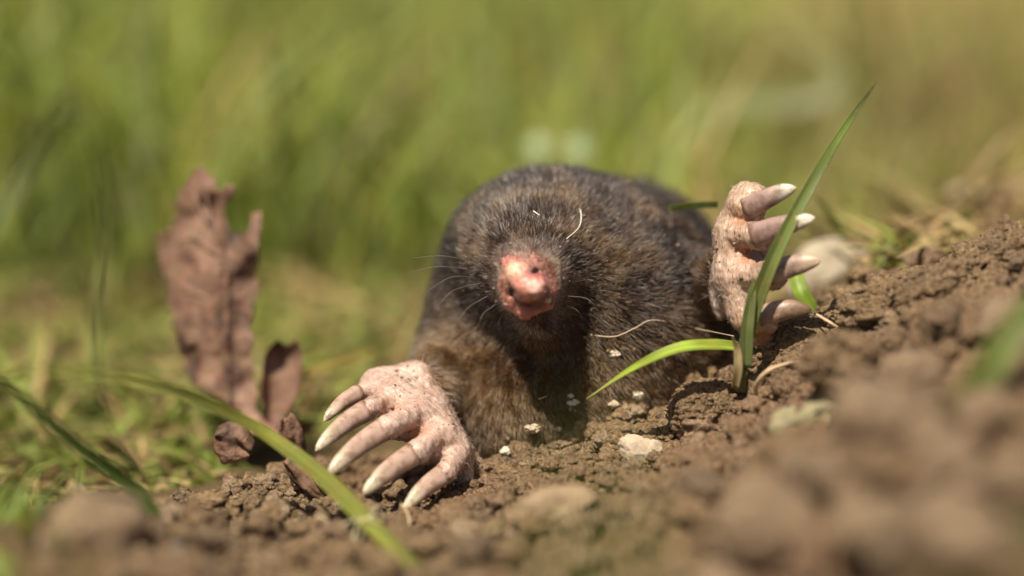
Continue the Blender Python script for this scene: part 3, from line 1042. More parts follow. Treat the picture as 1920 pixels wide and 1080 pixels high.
# ---- fur
def curves(name, strands, rad, tint, mat, parent=None, taper=True):
    """strands (n,k,3) cm world"""
    n, k = strands.shape[:2]
    cu = bpy.data.hair_curves.new(name)
    cu.add_curves([k] * n)
    base = _world[parent.name] if parent is not None else np.zeros(3)
    cu.attributes['position'].data.foreach_set('vector', ((strands - base) * S).astype(np.float32).ravel())
    ra = cu.attributes.get('radius') or cu.attributes.new('radius', 'FLOAT', 'POINT')
    prof = np.linspace(1, 0.12, k) ** 0.8 if taper else np.ones(k)
    R = (np.asarray(rad).reshape(-1, 1) * prof[None] * S) * np.ones((n, 1))
    ra.data.foreach_set('value', R.astype(np.float32).ravel())
    ta = cu.attributes.new('tint', 'FLOAT_COLOR', 'CURVE')
    c = np.ones((n, 4), dtype=np.float32)
    c[:, :3] = tint
    ta.data.foreach_set('color', c.ravel())
    cu.materials.append(mat)
    o = bpy.data.objects.new(name, cu)
    scn.collection.objects.link(o)
    place(o, base, parent)
    return o


def sample(nh, dens):
    """points on the body surface, density weight per vertex; returns positions, normals"""
    fd = dens[mf].mean(1)
    area = 0.5 * np.linalg.norm(np.cross(mv[mf[:, 2]] - mv[mf[:, 0]], mv[mf[:, 3]] - mv[mf[:, 1]]), axis=1)
    p = fd * area
    p /= p.sum()
    fi = rng.choice(len(mf), nh, p=p)
    u, w = rng.random(nh), rng.random(nh)
    q = mf[fi]
    ww = [(1 - u) * (1 - w), u * (1 - w), u * w, (1 - u) * w]
    pos = sum(a[:, None] * mv[q[:, i]] for i, a in enumerate(ww))
    nor = sum(a[:, None] * mn[q[:, i]] for i, a in enumerate(ww))
    return pos, nor / (np.linalg.norm(nor, axis=1)[:, None] + 1e-9), q[:, 0]


gz_at = ground0(mv[:, 0], mv[:, 1])
above = smooth(-0.35, -0.1, mv[:, 2] - gz_at)
facing = smooth(-0.45, 0.0, mn @ -FWD)
near = smooth(5.0, 3.0, mv[:, 1])
furw = (1 - paw) * (1 - np.clip(wN * 1.03, 0, .97) * smooth(.74, .54, np.linalg.norm(mv - W(988, 540, 41.15), axis=1))) * above * np.maximum(facing, 0.08) * np.clip(near, .03, 1)
dnose = np.linalg.norm(mv - NOSE, axis=1)
furw = furw * (1 + 0.8 * smooth(2.2, 0.9, dnose)) * (1 - .55 * smooth(.85, .5, dnose))
NH = 115000
hp, hn, hv = sample(NH, furw)
dn = np.linalg.norm(hp - NOSE, axis=1)
flow = hp - NOSE
flow = flow - hn * (flow * hn).sum(1)[:, None]
flow /= np.linalg.norm(flow, axis=1)[:, None] + 1e-9
down = np.array([0.45, -0.1, -1.0])
down = down - hn * (hn @ down)[:, None]
belly = smooth(2.4, 0.9, hp[:, 2]) * smooth(1.2, 2.2, dn)
tang = flow * (1 - 0.75 * belly[:, None]) + down * (0.75 * belly[:, None])
cl = np.stack([noise(hp * 7 + q * 31.7) for q in range(3)], 1) * 0.55 + np.stack([noise(hp * 2.6 + q * 11.7) for q in range(3)], 1) * 0.35
lie = 0.45 + 0.5 * smooth(0.8, 2.8, dn)
d0 = hn * 1.0 + tang * lie[:, None] * 0.8 + cl * 0.8 + rng.normal(0, 0.24, (NH, 3))
d0 /= np.linalg.norm(d0, axis=1)[:, None]
d1 = d0 + tang * (lie[:, None] * 1.5) + cl * 0.5 + rng.normal(0, 0.12, (NH, 3))
d1 /= np.linalg.norm(d1, axis=1)[:, None]
L = (0.085 + 0.085 * smooth(0.35, 1.6, dn) + 0.05 * smooth(1.6, 3.0, dn)) * rng.uniform(0.65, 1.2, NH)
t = np.linspace(0, 1, 5)
st = hp[:, None] - hn[:, None] * 0.02 + (L[:, None] * t)[..., None] * (d0[:, None] * (1 - t / 2)[None, :, None] + d1[:, None] * (t / 2)[None, :, None])
mott = 0.5 + 0.5 * fbm(hp * 4.0, 3)
tint = np.array([0.0098, 0.0053, 0.0037]) * (0.55 + 0.9 * mott)[:, None]
gold = np.clip(belly + 0.45 * smooth(-.2, .5, fbm(hp * 1.6 + 40, 2)), 0, 1)
tint = tint * (1 - 0.7 * gold[:, None]) + np.array([0.088, 0.045, 0.016]) * 0.7 * gold[:, None] * (0.5 + mott)[:, None]
pale = smooth(1.5, 0.35, dn + .25 * noise(hp * 6)) * 0.7 * (rng.random(NH) < .75)
tint = tint * (1 - pale[:, None]) + np.array([0.26, 0.165, 0.13]) * pale[:, None]
tint *= rng.uniform(0.6, 1.5, NH)[:, None]
sel = rng.random(NH) < 0.15  # scattered bright strands, highlights painted into the fur tint
crown = smooth(2.6, 4.0, hp[:, 2]) * smooth(1.0, 1.8, dn) + .7 * smooth(.4, -.9, hp[:, 0]) * smooth(1.2, 2.0, dn)
sheen = rng.random(NH) < .20 * np.clip(crown, 0, 1)  # silvery sheen on crown and left rim, painted as strand tint
tint[sheen] = np.array([0.34, 0.30, 0.275]) * rng.uniform(0.5, 1.1, (sheen.sum(), 1))
tint[sel] = np.array([0.36, 0.24, 0.16]) * rng.uniform(0.6, 1.1, (sel.sum(), 1))
curves('fur', st, rng.uniform(0.0045, 0.0085, NH), np.clip(tint, 0.004, .8), M_fur, mole)

# sparse pale hairs on the paws, longer along the outer edges
NP = 1500
pw = np.clip(paw - 0.05, 0, 1) * above * np.maximum(facing, .1)
hp, hn, _ = sample(NP, pw)
outer = np.exp(-(((hp - W(872, 880, 42.2)) ** 2).sum(1)) / 0.35 ** 2) + .7 * np.exp(-(((hp - W(720, 715, 42.6)) ** 2).sum(1)) / 0.25 ** 2)
dv = hn * 0.7 + np.array([0.1, 0, -0.5]) + rng.normal(0, .35, (NP, 3))
dv[:, 2] -= outer * 1.1
dv /= np.linalg.norm(dv, axis=1)[:, None]
L = (0.05 + 0.30 * np.clip(outer, 0, 1)) * rng.uniform(.5, 1.3, NP)
st = hp[:, None] + (L[:, None] * t)[..., None] * dv[:, None]
pt = np.where((rng.random(NP) < 0.35)[:, None], np.array([0.12, 0.07, 0.05]), np.array([0.5, 0.4, 0.33]))
curves('paw_hair', st, np.full(NP, 0.0035), pt, M_fur, mole)


# whiskers and chin bristles, each a strand of its own
def strand(name, pts, r0, r1, c, parent=None, n=14, mat=None, sides=5, **props):
    p = catmull(pts, n)
    v, f = tube(p, np.linspace(r0, r1, n), sides)
    return obj(name, v, f, mat or M_fibre, base=p[0], parent=parent, col=np.tile(np.asarray(c), (len(v), 1)), **props)


for pts in [[(880, 505, 42.2), (820, 500, 41.9), (765, 512, 41.9)], [(890, 520, 42.1), (845, 520, 41.8), (795, 550, 41.7)], [(905, 530, 42.0), (850, 545, 41.6), (815, 580, 41.5)],
            [(900, 545, 41.9), (860, 560, 41.5), (825, 576, 41.4)], [(915, 555, 41.8), (880, 575, 41.4), (858, 602, 41.3)], [(885, 490, 42.3), (830, 480, 42.1), (770, 484, 42.2)],
            [(930, 570, 41.7), (905, 590, 41.3), (895, 618, 41.3)], [(945, 585, 41.6), (935, 605, 41.3), (940, 625, 41.3)], [(1060, 555, 41.9), (1100, 560, 41.6), (1125, 585, 41.6)],
            [(1055, 570, 41.8), (1085, 585, 41.6), (1095, 620, 41.7)], [(1070, 530, 42.0), (1110, 525, 41.8), (1140, 540, 41.9)], [(1045, 605, 41.9), (1050, 630, 41.8), (1072, 652, 41.9)]]:
    strand('whisker', [W(*q) for q in pts], 0.0065, 0.002, rng.choice([0.03, 0.14]) * np.array([1, .85, .72]), mole)

# skin granules at the corners of the lip
for i, (px, py, d, r) in enumerate([(943, 556, 41.42, .032), (949, 570, 41.36, .028), (1027, 563, 41.36, .045)]):
    v, f = ico(2)
    v = v * (1 + .2 * noise(v * 2 + i)[:, None]) * r * np.array([1.2, .8, 1]) + W(px, py, d)
    obj('lip_wart', v, f, M_skin, parent=mole, col=np.tile([0.72, 0.52, 0.42], (len(v), 1)))


# ------------------------------------------------------------------ things lying on the mole
def on_body(px, py):
    """point of the mole's coat under a picture pixel"""
    d = np.arange(40.2, 48, 0.04)
    P = np.array([W(px, py, q) for q in d])
    s = np.min([sd(p, P) for p in ALLP], axis=0)
    i = np.argmax(s < 0.14)
    return P[i] if (s < 0.14).any() else W(px, py, 43.5)


for i, (px, py, r, label) in enumerate([
        (1152, 663, .062, 'white crumb stuck high on the belly, alone below the loose belly hair'),
        (1075, 755, .058, 'white crumb on the belly fur just left of the lime blade tip'),
        (1150, 758, .062, 'white crumb on the belly fur below the middle of the lime blade'),
        (1196, 741, .065, 'larger of two white crumbs close under the lime blade'),
        (1222, 734, .038, 'smaller of two white crumbs close under the lime blade'),
        (998, 803, .075, 'flat white crumb low on the belly fur, widest of the low ones'),
        (1047, 804, .04, 'tiny round white crumb low on the belly beside the widest one'),
        (950, 845, .065, 'white crumb where the belly fur meets the soil'),
        (1286, 425, .06, 'cream crumb on the flank beside the raised paw'),
        (1070, 742, .035, 'tiny white crumb just above the one left of the lime blade tip')]):
    v, f = ico(3)
    v = v * (1 + .3 * noise(v * 1.6 + i * 3)[:, None] + .3 * noise(v * 4 + i)[:, None]) * r * 1.1 * np.array([1.25, .7, .8]) + on_body(px, py) - FWD * .12
    obj('white_crumb', v, f, M_cream if i in (2, 5, 8) else M_white, label=label, category='crumb', group='pale crumbs stuck in the fur')

sp_, sn_, _ = sample(330, furw)
sp2, sn2, _ = sample(170, pw)
sp_, sn_ = np.vstack([sp_, sp2 - sn2 * .08]), np.vstack([sn_, sn2])
V_, F_, n0_ = [], [], 0
for i in range(len(sp_)):
    v, f = ico(0)
    q = v * (1 + .5 * noise(v * 2 + i)[:, None]) * min(.034, .009 * (1 - rng.random()) ** -.5) + sp_[i] + sn_[i] * .085
    V_.append(q)
    F_.append(f + n0_)
    n0_ += len(v)
obj('soil_dust_specks', np.vstack(V_), np.vstack(F_), M_pale_clod, base=(0, 0, 0), kind='stuff')

PALE = (0.68, 0.56, 0.42)
strand('loose_hair', [on_body(1072, 372) - FWD * .15, on_body(1088, 395) - FWD * .12, on_body(1086, 425) - FWD * .1, on_body(1062, 448) - FWD * .05], .011, .006, (0.75, .7, .6), n=20,
       label='curved pale hair lying on the top of the mole head', category='hair', group='loose hairs')
strand('loose_hair', [on_body(1000, 396) - FWD * .1, on_body(1012, 404) - FWD * .1], .011, .006, (0.75, .7, .6), n=6, label='short pale hair lying above the mole nose', category='hair', group='loose hairs')
strand('loose_hair', [on_body(1095, 626) - FWD * .1, on_body(1150, 631) - FWD * .1, on_body(1190, 615) - FWD * .1, on_body(1225, 600) - FWD * .1, on_body(1300, 615) - FWD * .1, on_body(1375, 630) - FWD * .1], .009, .006, (0.55, .42, .30), n=30,
       label='long wavy pale hair lying across the mole belly', category='hair', group='loose hairs')
strand('loose_hair', [on_body(1092, 405) - FWD * .12, on_body(1120, 402) - FWD * .15, on_body(1138, 415) - FWD * .1], .008, .005, (0.45, .36, .3), n=14, label='fine curled hair on the mole head behind the curved pale one', category='hair', group='loose hairs')
for i, (a, b_, lab) in enumerate([((1205, 705), (1235, 733), 'short straw fibre under the lime blade'), ((1010, 748), (1026, 742), 'short pale fibre on the belly between the crumbs')]):
    strand('straw_fibre', [on_body(*a) - FWD * .1, on_body(*b_) - FWD * .1], .008, .006, (0.6, .5, .36), n=6, label=lab, category='fibre')


# ------------------------------------------------------------------ blades of grass that stand out
def blade(name, pts, width, col, label, cat='grass blade', n=40, up=None, fold=0.25, prof=None, th=0.012, mat=None, stripe=0.45, twist=0.0, group=None, parent=None, tipc=None, basec=None):
    """a closed, lens-sectioned grass blade along pts; up = direction the blade's face looks to"""
    p = catmull(pts, n)
    T, N, B = frames(p, up if up is not None else -FWD)
    t = np.linspace(0, 1, n)
    if prof is None:
        prof = lambda q: np.clip(1 - q ** 3.2, 0.02, 1) * (0.75 + 0.25 * np.clip(q * 4, 0, 1))
    w = width * prof(t) / 2
    ang = twist * t
    Nr = N * np.cos(ang)[:, None] + B * np.sin(ang)[:, None]
    Br = B * np.cos(ang)[:, None] - N * np.sin(ang)[:, None]
    us = np.linspace(-1, 1, 15)
    prf = np.abs(us) ** 1.3 * fold
    ridge = np.array([0, .5, -.3, .5, -.3, .5, -.4, 1.1, -.4, .5, -.3, .5, -.3, .5, 0]) * th
    rows = []
    for k, u in enumerate(us):
        rows.append(p + Br * (w * u)[:, None] + Nr * (w * prf[k] + ridge[k])[:, None])
    for k in range(13, 0, -1):
        rows.append(p + Br * (w * us[k])[:, None] + Nr * (w * prf[k] - th)[:, None])
    m_ = len(rows)
    v = np.stack(rows, 1).reshape(-1, 3)
    f = []
    for i in range(n - 1):
        for j in range(m_):
            k = (j + 1) % m_
            f.append((i * m_ + j, i * m_ + k, (i + 1) * m_ + k, (i + 1) * m_ + j))
    f.append(tuple(range(m_))[::-1])
    f.append(tuple((n - 1) * m_ + j for j in range(m_)))
    c = np.tile(np.asarray(col, dtype=float), (len(v), 1))
    uu = np.tile(np.concatenate([us, us[13:0:-1]]), n)
    tt = np.repeat(t, m_)
    st_ = noise(np.stack([uu * 8 + 3, tt * 2.5, uu * 0 + width * 7], 1)) * .8 + .6 * noise(np.stack([uu * 1.5, tt * 9, uu * 0 + width * 3], 1))
    c *= (1 + stripe * st_ + 0.35 * np.exp(-(uu / 0.12) ** 2))[:, None]
    if basec is not None:
        w_ = smooth(.5, .1, tt)[:, None]
        c = c * (1 - w_) + np.asarray(basec) * w_ * (1 + .5 * st_)[:, None]
    if tipc is not None:
        w_ = smooth(.75, 1, tt)[:, None]
        c = c * (1 - w_) + np.asarray(tipc) * w_
    pr = dict(label=label, category=cat) if label else {}
    if group:
        pr['group'] = group
    return obj(name, v, f, mat or M_blade, base=p[0], parent=parent, col=np.clip(c, .003, .9), **pr)


LIME, GREEN, DEEP, PALEG = (0.215, 0.30, 0.035), (0.14, 0.21, 0.035), (0.065, 0.13, 0.028), (0.25, 0.30, 0.14)
stalk = blade('grass_blade', [W(1388, 735, 41.6), W(1398, 640, 41.4), W(1425, 545, 41.2), W(1470, 440, 41.1), W(1540, 310, 41.4), W(1600, 215, 42.2), W(1645, 152, 43.2)], 0.25, (0.165, 0.205, 0.05),
              'tall green grass blade rising in front of the raised paw', basec=(.20, .20, .07), tipc=(.12, .12, .04), fold=.35, n=60, prof=lambda q: (0.55 + 0.45 * np.clip(q * 3, 0, 1)) * np.clip(1 - q ** 2.4, .03, 1))
blade('grass_sheath', [W(1400, 690, 41.45), W(1400, 625, 41.3), W(1408, 560, 41.2), W(1413, 522, 41.2)], 0.20, (0.17, 0.20, 0.07), None, n=24, fold=.5, parent=stalk, stripe=.5)
blade('dry_sheath', [W(1378, 728, 41.5), W(1384, 690, 41.35), W(1382, 655, 41.3), W(1372, 630, 41.2)], 0.14, (0.34, 0.25, 0.13), None, n=18, fold=.5, parent=stalk, stripe=.5, mat=M_straw)
blade('grass_blade', [W(1392, 655, 41.8), W(1340, 650, 41.4), W(1270, 656, 41.2), W(1190, 690, 41.3), W(1100, 748, 41.9)], 0.30, (0.30, 0.38, 0.05), 'bright lime blade arching out over the mole belly', fold=.3, n=40,
      up=(0, -.5, 1), prof=lambda q: np.clip(1 - q ** 2.6, .03, 1), tipc=(.40, .40, .12))
blade('grass_blade', [W(1490, 510, 43.6), W(1502, 548, 43.4), W(1525, 590, 43.4)], 0.24, LIME, 'short lime blade stub below the raised paw claws', n=16, fold=.35, prof=lambda q: 1 + 0 * q)
blade('grass_blade', [W(1345, 384, 43.6), W(1300, 385, 43.5), W(1256, 391, 43.4)], 0.10, (0.10, 0.12, 0.03), 'short dark cut blade sticking out behind the raised paw over the back', n=16, fold=.5, prof=lambda q: 1 + 0 * q, th=.03)
# lower left: arching blade, folded pale blade, dark stem
blade('grass_blade', [W(775, 1070, 37.6), W(690, 985, 39.2), W(600, 895, 40.2), W(500, 820, 40.6), W(400, 765, 39.8), W(280, 720, 38.2), W(120, 695, 36.6), W(-30, 700, 35.5)], 0.38, (0.25, 0.255, 0.05),
      'arching yellow-green blade slanting down past the lowered paw', n=60, fold=.3, up=(0.3, -.6, 1), prof=lambda q: np.clip(1 - q ** 2.0, .05, 1) * (0.8 + .2 * np.clip(q * 4, 0, 1)))
blade('grass_blade', [W(322, 995, 39.4), W(250, 880, 38.4), W(195, 760, 37.6), W(185, 600, 35.6), W(200, 400, 33.2), W(165, 225, 32.0), W(130, 205, 32.2), W(60, 300, 33.4), W(-40, 470, 34.2)], 0.30, (0.36, 0.42, 0.2),
      'pale green blade folded over at its top near the left edge', n=60, up=(-.6, -.6, .5), stripe=.1, fold=.2, prof=lambda q: (0.35 + .65 * smooth(.15, .4, q)) * np.clip(1.05 - .5 * q, .1, 1))
blade('grass_blade', [W(325, 998, 39.3), W(240, 905, 39.0), W(140, 830, 38.5), W(40, 745, 38), W(-60, 680, 37.5)], 0.20, (0.10, 0.16, 0.035), 'thin dark green blade leaning low to the left edge', n=30, fold=.4)
blade('grass_blade', [W(700, 655, 48.5), W(640, 678, 47.6), W(560, 700, 46.8)], 0.14, (0.45, 0.35, 0.10), 'dry yellow stalk lying behind the lowered paw', n=14, mat=M_straw, fold=.3, cat='straw', prof=lambda q: 1 + 0 * q)
# right, upper and near blades
blade('grass_blade', [W(1290, 210, 63), W(1400, 197, 62), W(1500, 190, 61.5), W(1562, 165, 61.5), W(1560, 120, 62), W(1500, 80, 63), W(1420, 20, 65)], 0.5, (0.25, 0.275, 0.13), 'pale blurred blade curling back on itself above the raised paw', n=50, fold=.15, stripe=.1,
      up=(0, -1, .35), prof=lambda q: np.clip(1 - .6 * q, .1, 1))
blade('grass_blade', [W(1790, 790, 35.0), W(1850, 700, 34.8), W(1930, 580, 35), W(2050, 480, 36)], 0.42, (0.16, 0.20, 0.045), 'blurred bent green blade on the near slope at the right edge', n=26, fold=.3)
nb = W(1090, 770, 17.6)
blade('grass_blade', [np.array([nb[0] + .35, nb[1] - .5, -0.1]), np.array([nb[0] + .3, nb[1] - .35, 3.0]), np.array([nb[0] + .12, nb[1] - .1, 5.5]), nb], 0.5, (0.12, 0.17, 0.03), 'grass blade so near the lens that it is only a green veil over the belly', n=26, fold=.2)


# straws and rootlets
RT = 'rootlets in the soil'
strand('rootlet', [W(1418, 742, 41.4), W(1418, 720, 41.1), W(1440, 695, 40.9), W(1475, 682, 41.0), W(1502, 676, 41.3)], .035, .022, (0.55, .40, .25), n=24, sides=7, label='bent pale root on the clod under the raised paw', category='rootlet', group=RT)
strand('straw', [W(1528, 588, 41.7), W(1552, 602, 41.4), W(1578, 618, 41.4)], .02, .015, (0.62, .44, .30), n=10, sides=6, label='thin straight straw on top of the clod under the raised paw', category='straw')
p1 = G(764, 1000)[0] + (0, -.05, .02)
strand('rootlet', [p1, W(768, 985, 40.2), W(764, 962, 40.3), W(752, 944, 40.4)], .018, .012, (0.56, .44, .26), n=16, sides=6, label='hooked pale root standing in soil below the fifth claw', category='rootlet', group=RT)
rt = empty('root_tangle', W(690, 990, 39.4), label='tangle of fine whitish roots over the base of the arching blade', category='roots')
for pts in [[(663, 1015, 39.0), (668, 990, 39.1), (690, 970, 39.2), (730, 965, 39.4)], [(690, 972, 39.2), (703, 960, 39.3), (704, 948, 39.4)], [(690, 972, 39.2), (715, 985, 39.2), (724, 992, 39.2)],
            [(640, 985, 39.2), (665, 975, 39.2), (690, 972, 39.2)], [(592, 972, 39.8), (600, 968, 39.8), (625, 985, 39.6), (645, 990, 39.3)], [(672, 985, 39.2), (680, 1000, 39.0), (660, 1030, 38.6)]]:
    strand('rootlet', [W(*q) for q in pts], .012, .006, (0.66, .58, .36), rt, n=14)
for pts in [[(990, 905, 41.3), (1005, 925, 41.0), (1012, 945, 40.7)], [(975, 922, 41.0), (1005, 925, 41.0), (1020, 915, 41.1)]]:
    strand('rootlet', [W(*q) + np.array([0, -.15, .05]) for q in pts], .012, .008, (0.42, .22, .16), n=10, label='fine reddish rootlet %s among crumbs above the long tan stone' % ('slanting down' if pts[0][0] == 990 else 'lying level'), category='rootlet', group='fine red rootlets')
strand('straw', [W(940, 985, 37.5) + (0, 0, 0), W(905, 1000, 37.6)], .02, .02, (.5, .4, .2), n=5, label='short blurred straw bit left of the long tan stone', category='straw')

# ------------------------------------------------------------------ dead leaf
def dead_leaf():
    outline = [(440, 775), (395, 745), (360, 722), (338, 680), (322, 610), (312, 545), (293, 480), (286, 440), (320, 418), (326, 372), (346, 338), (376, 303), (398, 328), (410, 350), (448, 338), (440, 368), (420, 400),
               (428, 432), (446, 438), (462, 430), (470, 395), (490, 384), (498, 420), (486, 452), (483, 540), (476, 620), (478, 700), (484, 765), (512, 800), (505, 818), (470, 812), (448, 792)]
    o2 = np.array(outline, dtype=float)
    cx0, cy0, st_ = 280, 296, 5.0
    gxs = np.arange(cx0, 525, st_)
    gys = np.arange(cy0, 826, st_)
    X, Y = np.meshgrid(gxs, gys)
    ins = np.zeros(X.shape, bool)
    x1, y1 = o2[-1]
    jx, jy = X + 9 * fbm(np.stack([X.ravel() * .07, Y.ravel() * .07, X.ravel() * 0], 1), 2).reshape(X.shape), Y + 5 * noise(np.stack([X.ravel() * .1, Y.ravel() * .1, X.ravel() * 0 + 4], 1)).reshape(X.shape)
    for x2, y2 in o2:
        cond = ((y1 > jy) != (y2 > jy)) & (jx < (x2 - x1) * (jy - y1) / (y2 - y1 + 1e-9) + x1)
        ins ^= cond
        x1, y1 = x2, y2
    n_ = np.stack([X.ravel() / 40, Y.ravel() / 40, X.ravel() * 0], 1)
    crump = fbm(n_ * .7, 3).reshape(X.shape)
    u = (X - (430 + (Y - 540) * 0.02)) / 110
    dep = 45.1 + 0.55 * u ** 2 - .25 * u + 0.2 * crump + .06 * np.sin(X / 13 + Y / 170) - 0.0008 * (Y - 540) + .05 * np.sin(Y / 30 + X / 60) - 0.10 * np.exp(-((u + .05) / .05) ** 2)
    V = np.array([W(a, b, c) for a, b, c in zip(X.ravel(), Y.ravel(), dep.ravel())])
    id_ = np.arange(X.size).reshape(X.shape)
    keep = ins[:-1, :-1] & ins[1:, 1:] & ins[1:, :-1] & ins[:-1, 1:]
    q = np.stack([id_[:-1, :-1][keep], id_[1:, :-1][keep], id_[1:, 1:][keep], id_[:-1, 1:][keep]], 1)
    used = np.unique(q)
    mp = np.full(X.size, -1)
    mp[used] = np.arange(len(used))
    return V[used], mp[q]


lv, lf = dead_leaf()
leaf = obj('dead_leaf', lv, lf, M_leaf, base=W(450, 780, 45.4), label='large crumpled brown dead leaf standing upright left of the mole', category='dead leaf')
sd_ = leaf.modifiers.new('thickness', 'SOLIDIFY')
sd_.thickness = 0.014 * S
ss_ = leaf.modifiers.new('soft', 'SUBSURF')
ss_.levels = ss_.render_levels = 1
strand('midrib', [W(485, 790, 45.3), W(455, 660, 45.2), W(425, 540, 45.2), W(395, 420, 45.3), W(382, 330, 45.4)], .045, .012, (.24, .14, .10), leaf, n=20, sides=6)
strand('leaf_stalk', [W(440, 765, 45.3), W(500, 800, 44.7), W(560, 850, 43.6), W(600, 925, 42.2)], .06, .045, (.22, .12, .075), leaf, n=16, sides=6)
for pts in [[(440, 600, 44.2), (390, 560, 44.25), (330, 530, 44.5)], [(425, 540, 44.2), (460, 490, 44.25), (482, 450, 44.45)], [(410, 480, 44.25), (360, 440, 44.4), (310, 425, 44.6)], [(450, 660, 44.15), (400, 640, 44.2), (345, 620, 44.4)], [(445, 640, 44.15), (470, 600, 44.3), (480, 560, 44.45)], [(395, 420, 44.3), (370, 380, 44.45), (350, 350, 44.6)]]:
    strand('vein', [W(q[0], q[1], q[2] + .98) for q in pts], .022, .008, (.24, .14, .09), leaf, n=12, sides=5)
# curled piece on its right side
n_ = 22
rowsv = []
for i in range(n_):
    q = i / (n_ - 1)
    cxp = 500 + 44 * q + 6 * math.sin(q * 5)
    wpx = 14 + 36 * smooth(0, .55, np.array(q)) * (1 - smooth(.8, 1.05, np.array(q))) ** .6
    y_ = 812 - 172 * q
    for j in range(9):
        a = (j / 8 - .5) * 3.4
        rowsv.append(W(cxp + wpx * .75 * math.sin(a) , y_ + 16 * abs(math.sin(a)) * (1 - q) + 6 * math.cos(a * 2), 44.9 + .34 * math.cos(a) * wpx / 50 + .05 * math.sin(9 * q)))
cf = np.array([(i * 9 + j, (i + 1) * 9 + j, (i + 1) * 9 + j + 1, i * 9 + j + 1) for i in range(n_ - 1) for j in range(8)])
cl_ = obj('leaf_curl', np.array(rowsv), cf, M_leaf, parent=leaf)
for mod in ('SOLIDIFY', 'SUBSURF'):
    md = cl_.modifiers.new(mod.lower(), mod)
    if mod == 'SOLIDIFY':
        md.thickness = 0.014 * S
    else:
        md.levels = md.render_levels = 1


def fragment(px, py, d, w, h, rot, seed, label):
    n = 14
    c0 = W(px, py, d)
    u, q = np.meshgrid(np.linspace(-1, 1, n), np.linspace(0, 1, n))
    wd = np.sin(np.pi * np.clip(q * .9 + .06, 0, 1)) ** .7 * (1 + .25 * noise(np.stack([q.ravel() * 6, u.ravel() * 0 + seed, q.ravel() * 0], 1)).reshape(q.shape))
    x, z = u * wd * w, q * h
    y = .35 * w * u ** 2 * 1.4 + .12 * fbm(np.stack([u.ravel() * 2, q.ravel() * 3, u.ravel() * 0 + seed], 1), 2).reshape(q.shape)
    v = np.stack([x * math.cos(rot) + z * math.sin(rot), y, -x * math.sin(rot) + z * math.cos(rot)], -1).reshape(-1, 3) + c0
    i_ = np.arange(n * n).reshape(n, n)
    f = np.stack([i_[:-1, :-1].ravel(), i_[1:, :-1].ravel(), i_[1:, 1:].ravel(), i_[:-1, 1:].ravel()], 1)
    o = obj('leaf_fragment', v, f, M_leaf, base=c0, label=label, category='leaf litter')
    md = o.modifiers.new('thickness', 'SOLIDIFY')
    md.thickness = .014 * S


fragment(560, 870, 42.9, .22, .75, -.25, 1, 'reddish leaf scrap leaning behind the claws of the lowered paw')
fragment(470, 850, 42.6, .30, .60, -1.1, 2, 'brown leaf scrap lying under the big dead leaf')
fragment(610, 940, 41.9, .16, .85, -.75, 3, 'narrow brown leaf scrap beside the arching blade')


# ------------------------------------------------------------------ the meadow: uncountable grass
def field(name, x, y, h, w, lean, ang, face, col, mat, rows=7, flat=False):
    N = len(x)
    t = np.linspace(0, 1, rows)
    z0 = ground(x, y) - 0.1
    cx = np.cos(ang)[:, None]
    sx = np.sin(ang)[:, None]
    bend = lean[:, None] * h[:, None] * t[None] ** 1.8
    zz = z0[:, None] + h[:, None] * (t[None] - 0.35 * np.minimum(lean, 1.4)[:, None] * t[None] ** 2.5)
    px_ = x[:, None] + bend * cx
    py_ = y[:, None] + bend * sx
    ww = w[:, None] * np.clip(1 - t[None] ** 2.2, 0.04, 1) / 2
    fx, fy = np.cos(face)[:, None], np.sin(face)[:, None]
    V = np.zeros((N, rows, 3, 3))
    for k, u in enumerate((-1, 0, 1)):
        V[:, :, k, 0] = px_ + ww * u * fx + (0 if u == 0 else 1) * ww * .35 * -fy
        V[:, :, k, 1] = py_ + ww * u * fy + (0 if u == 0 else 1) * ww * .35 * fx
        V[:, :, k, 2] = zz
    b0 = (np.arange(N) * rows * 3)[:, None]
    pat = np.array([(i * 3 + k, i * 3 + k + 1, (i + 1) * 3 + k + 1, (i + 1) * 3 + k) for i in range(rows - 1) for k in (0, 1)])
    F = (b0[:, :, None] + pat[None]).reshape(-1, 4)
    C = np.repeat(col, rows * 3, axis=0)
    return obj(name, V.reshape(-1, 3), F, mat, base=(0, 0, 0), col=np.clip(C, .004, .9), kind='stuff')


def grass_cols(x, y, n):
    p = np.stack([x * .10, y * .07, x * 0], 1)
    a = fbm(p, 2)
    b_ = noise(p * 2.3 + 50)
    base = np.array([0.145, 0.195, 0.045])[None] * np.ones((n, 1))
    lime = np.array([0.25, 0.27, 0.058])
    grey = np.array([0.23, 0.26, 0.115])
    dry = np.array([0.32, 0.235, 0.12])
    r = rng.random(n)
    base = np.where((r < 0.42 + .3 * a)[:, None], lime, base)
    base = np.where((r > 0.86 - .12 * b_)[:, None], grey, base)
    brown = smooth(3, 9, x - 0.06 * (y - 20)) * 0.55 + 0.10
    base = np.where((rng.random(n) < brown)[:, None], dry, base)
    return base * 1.42 * rng.uniform(0.4, 1.6, (n, 1)) * (1 + .35 * noise(p * 3.1 + 9))[:, None]


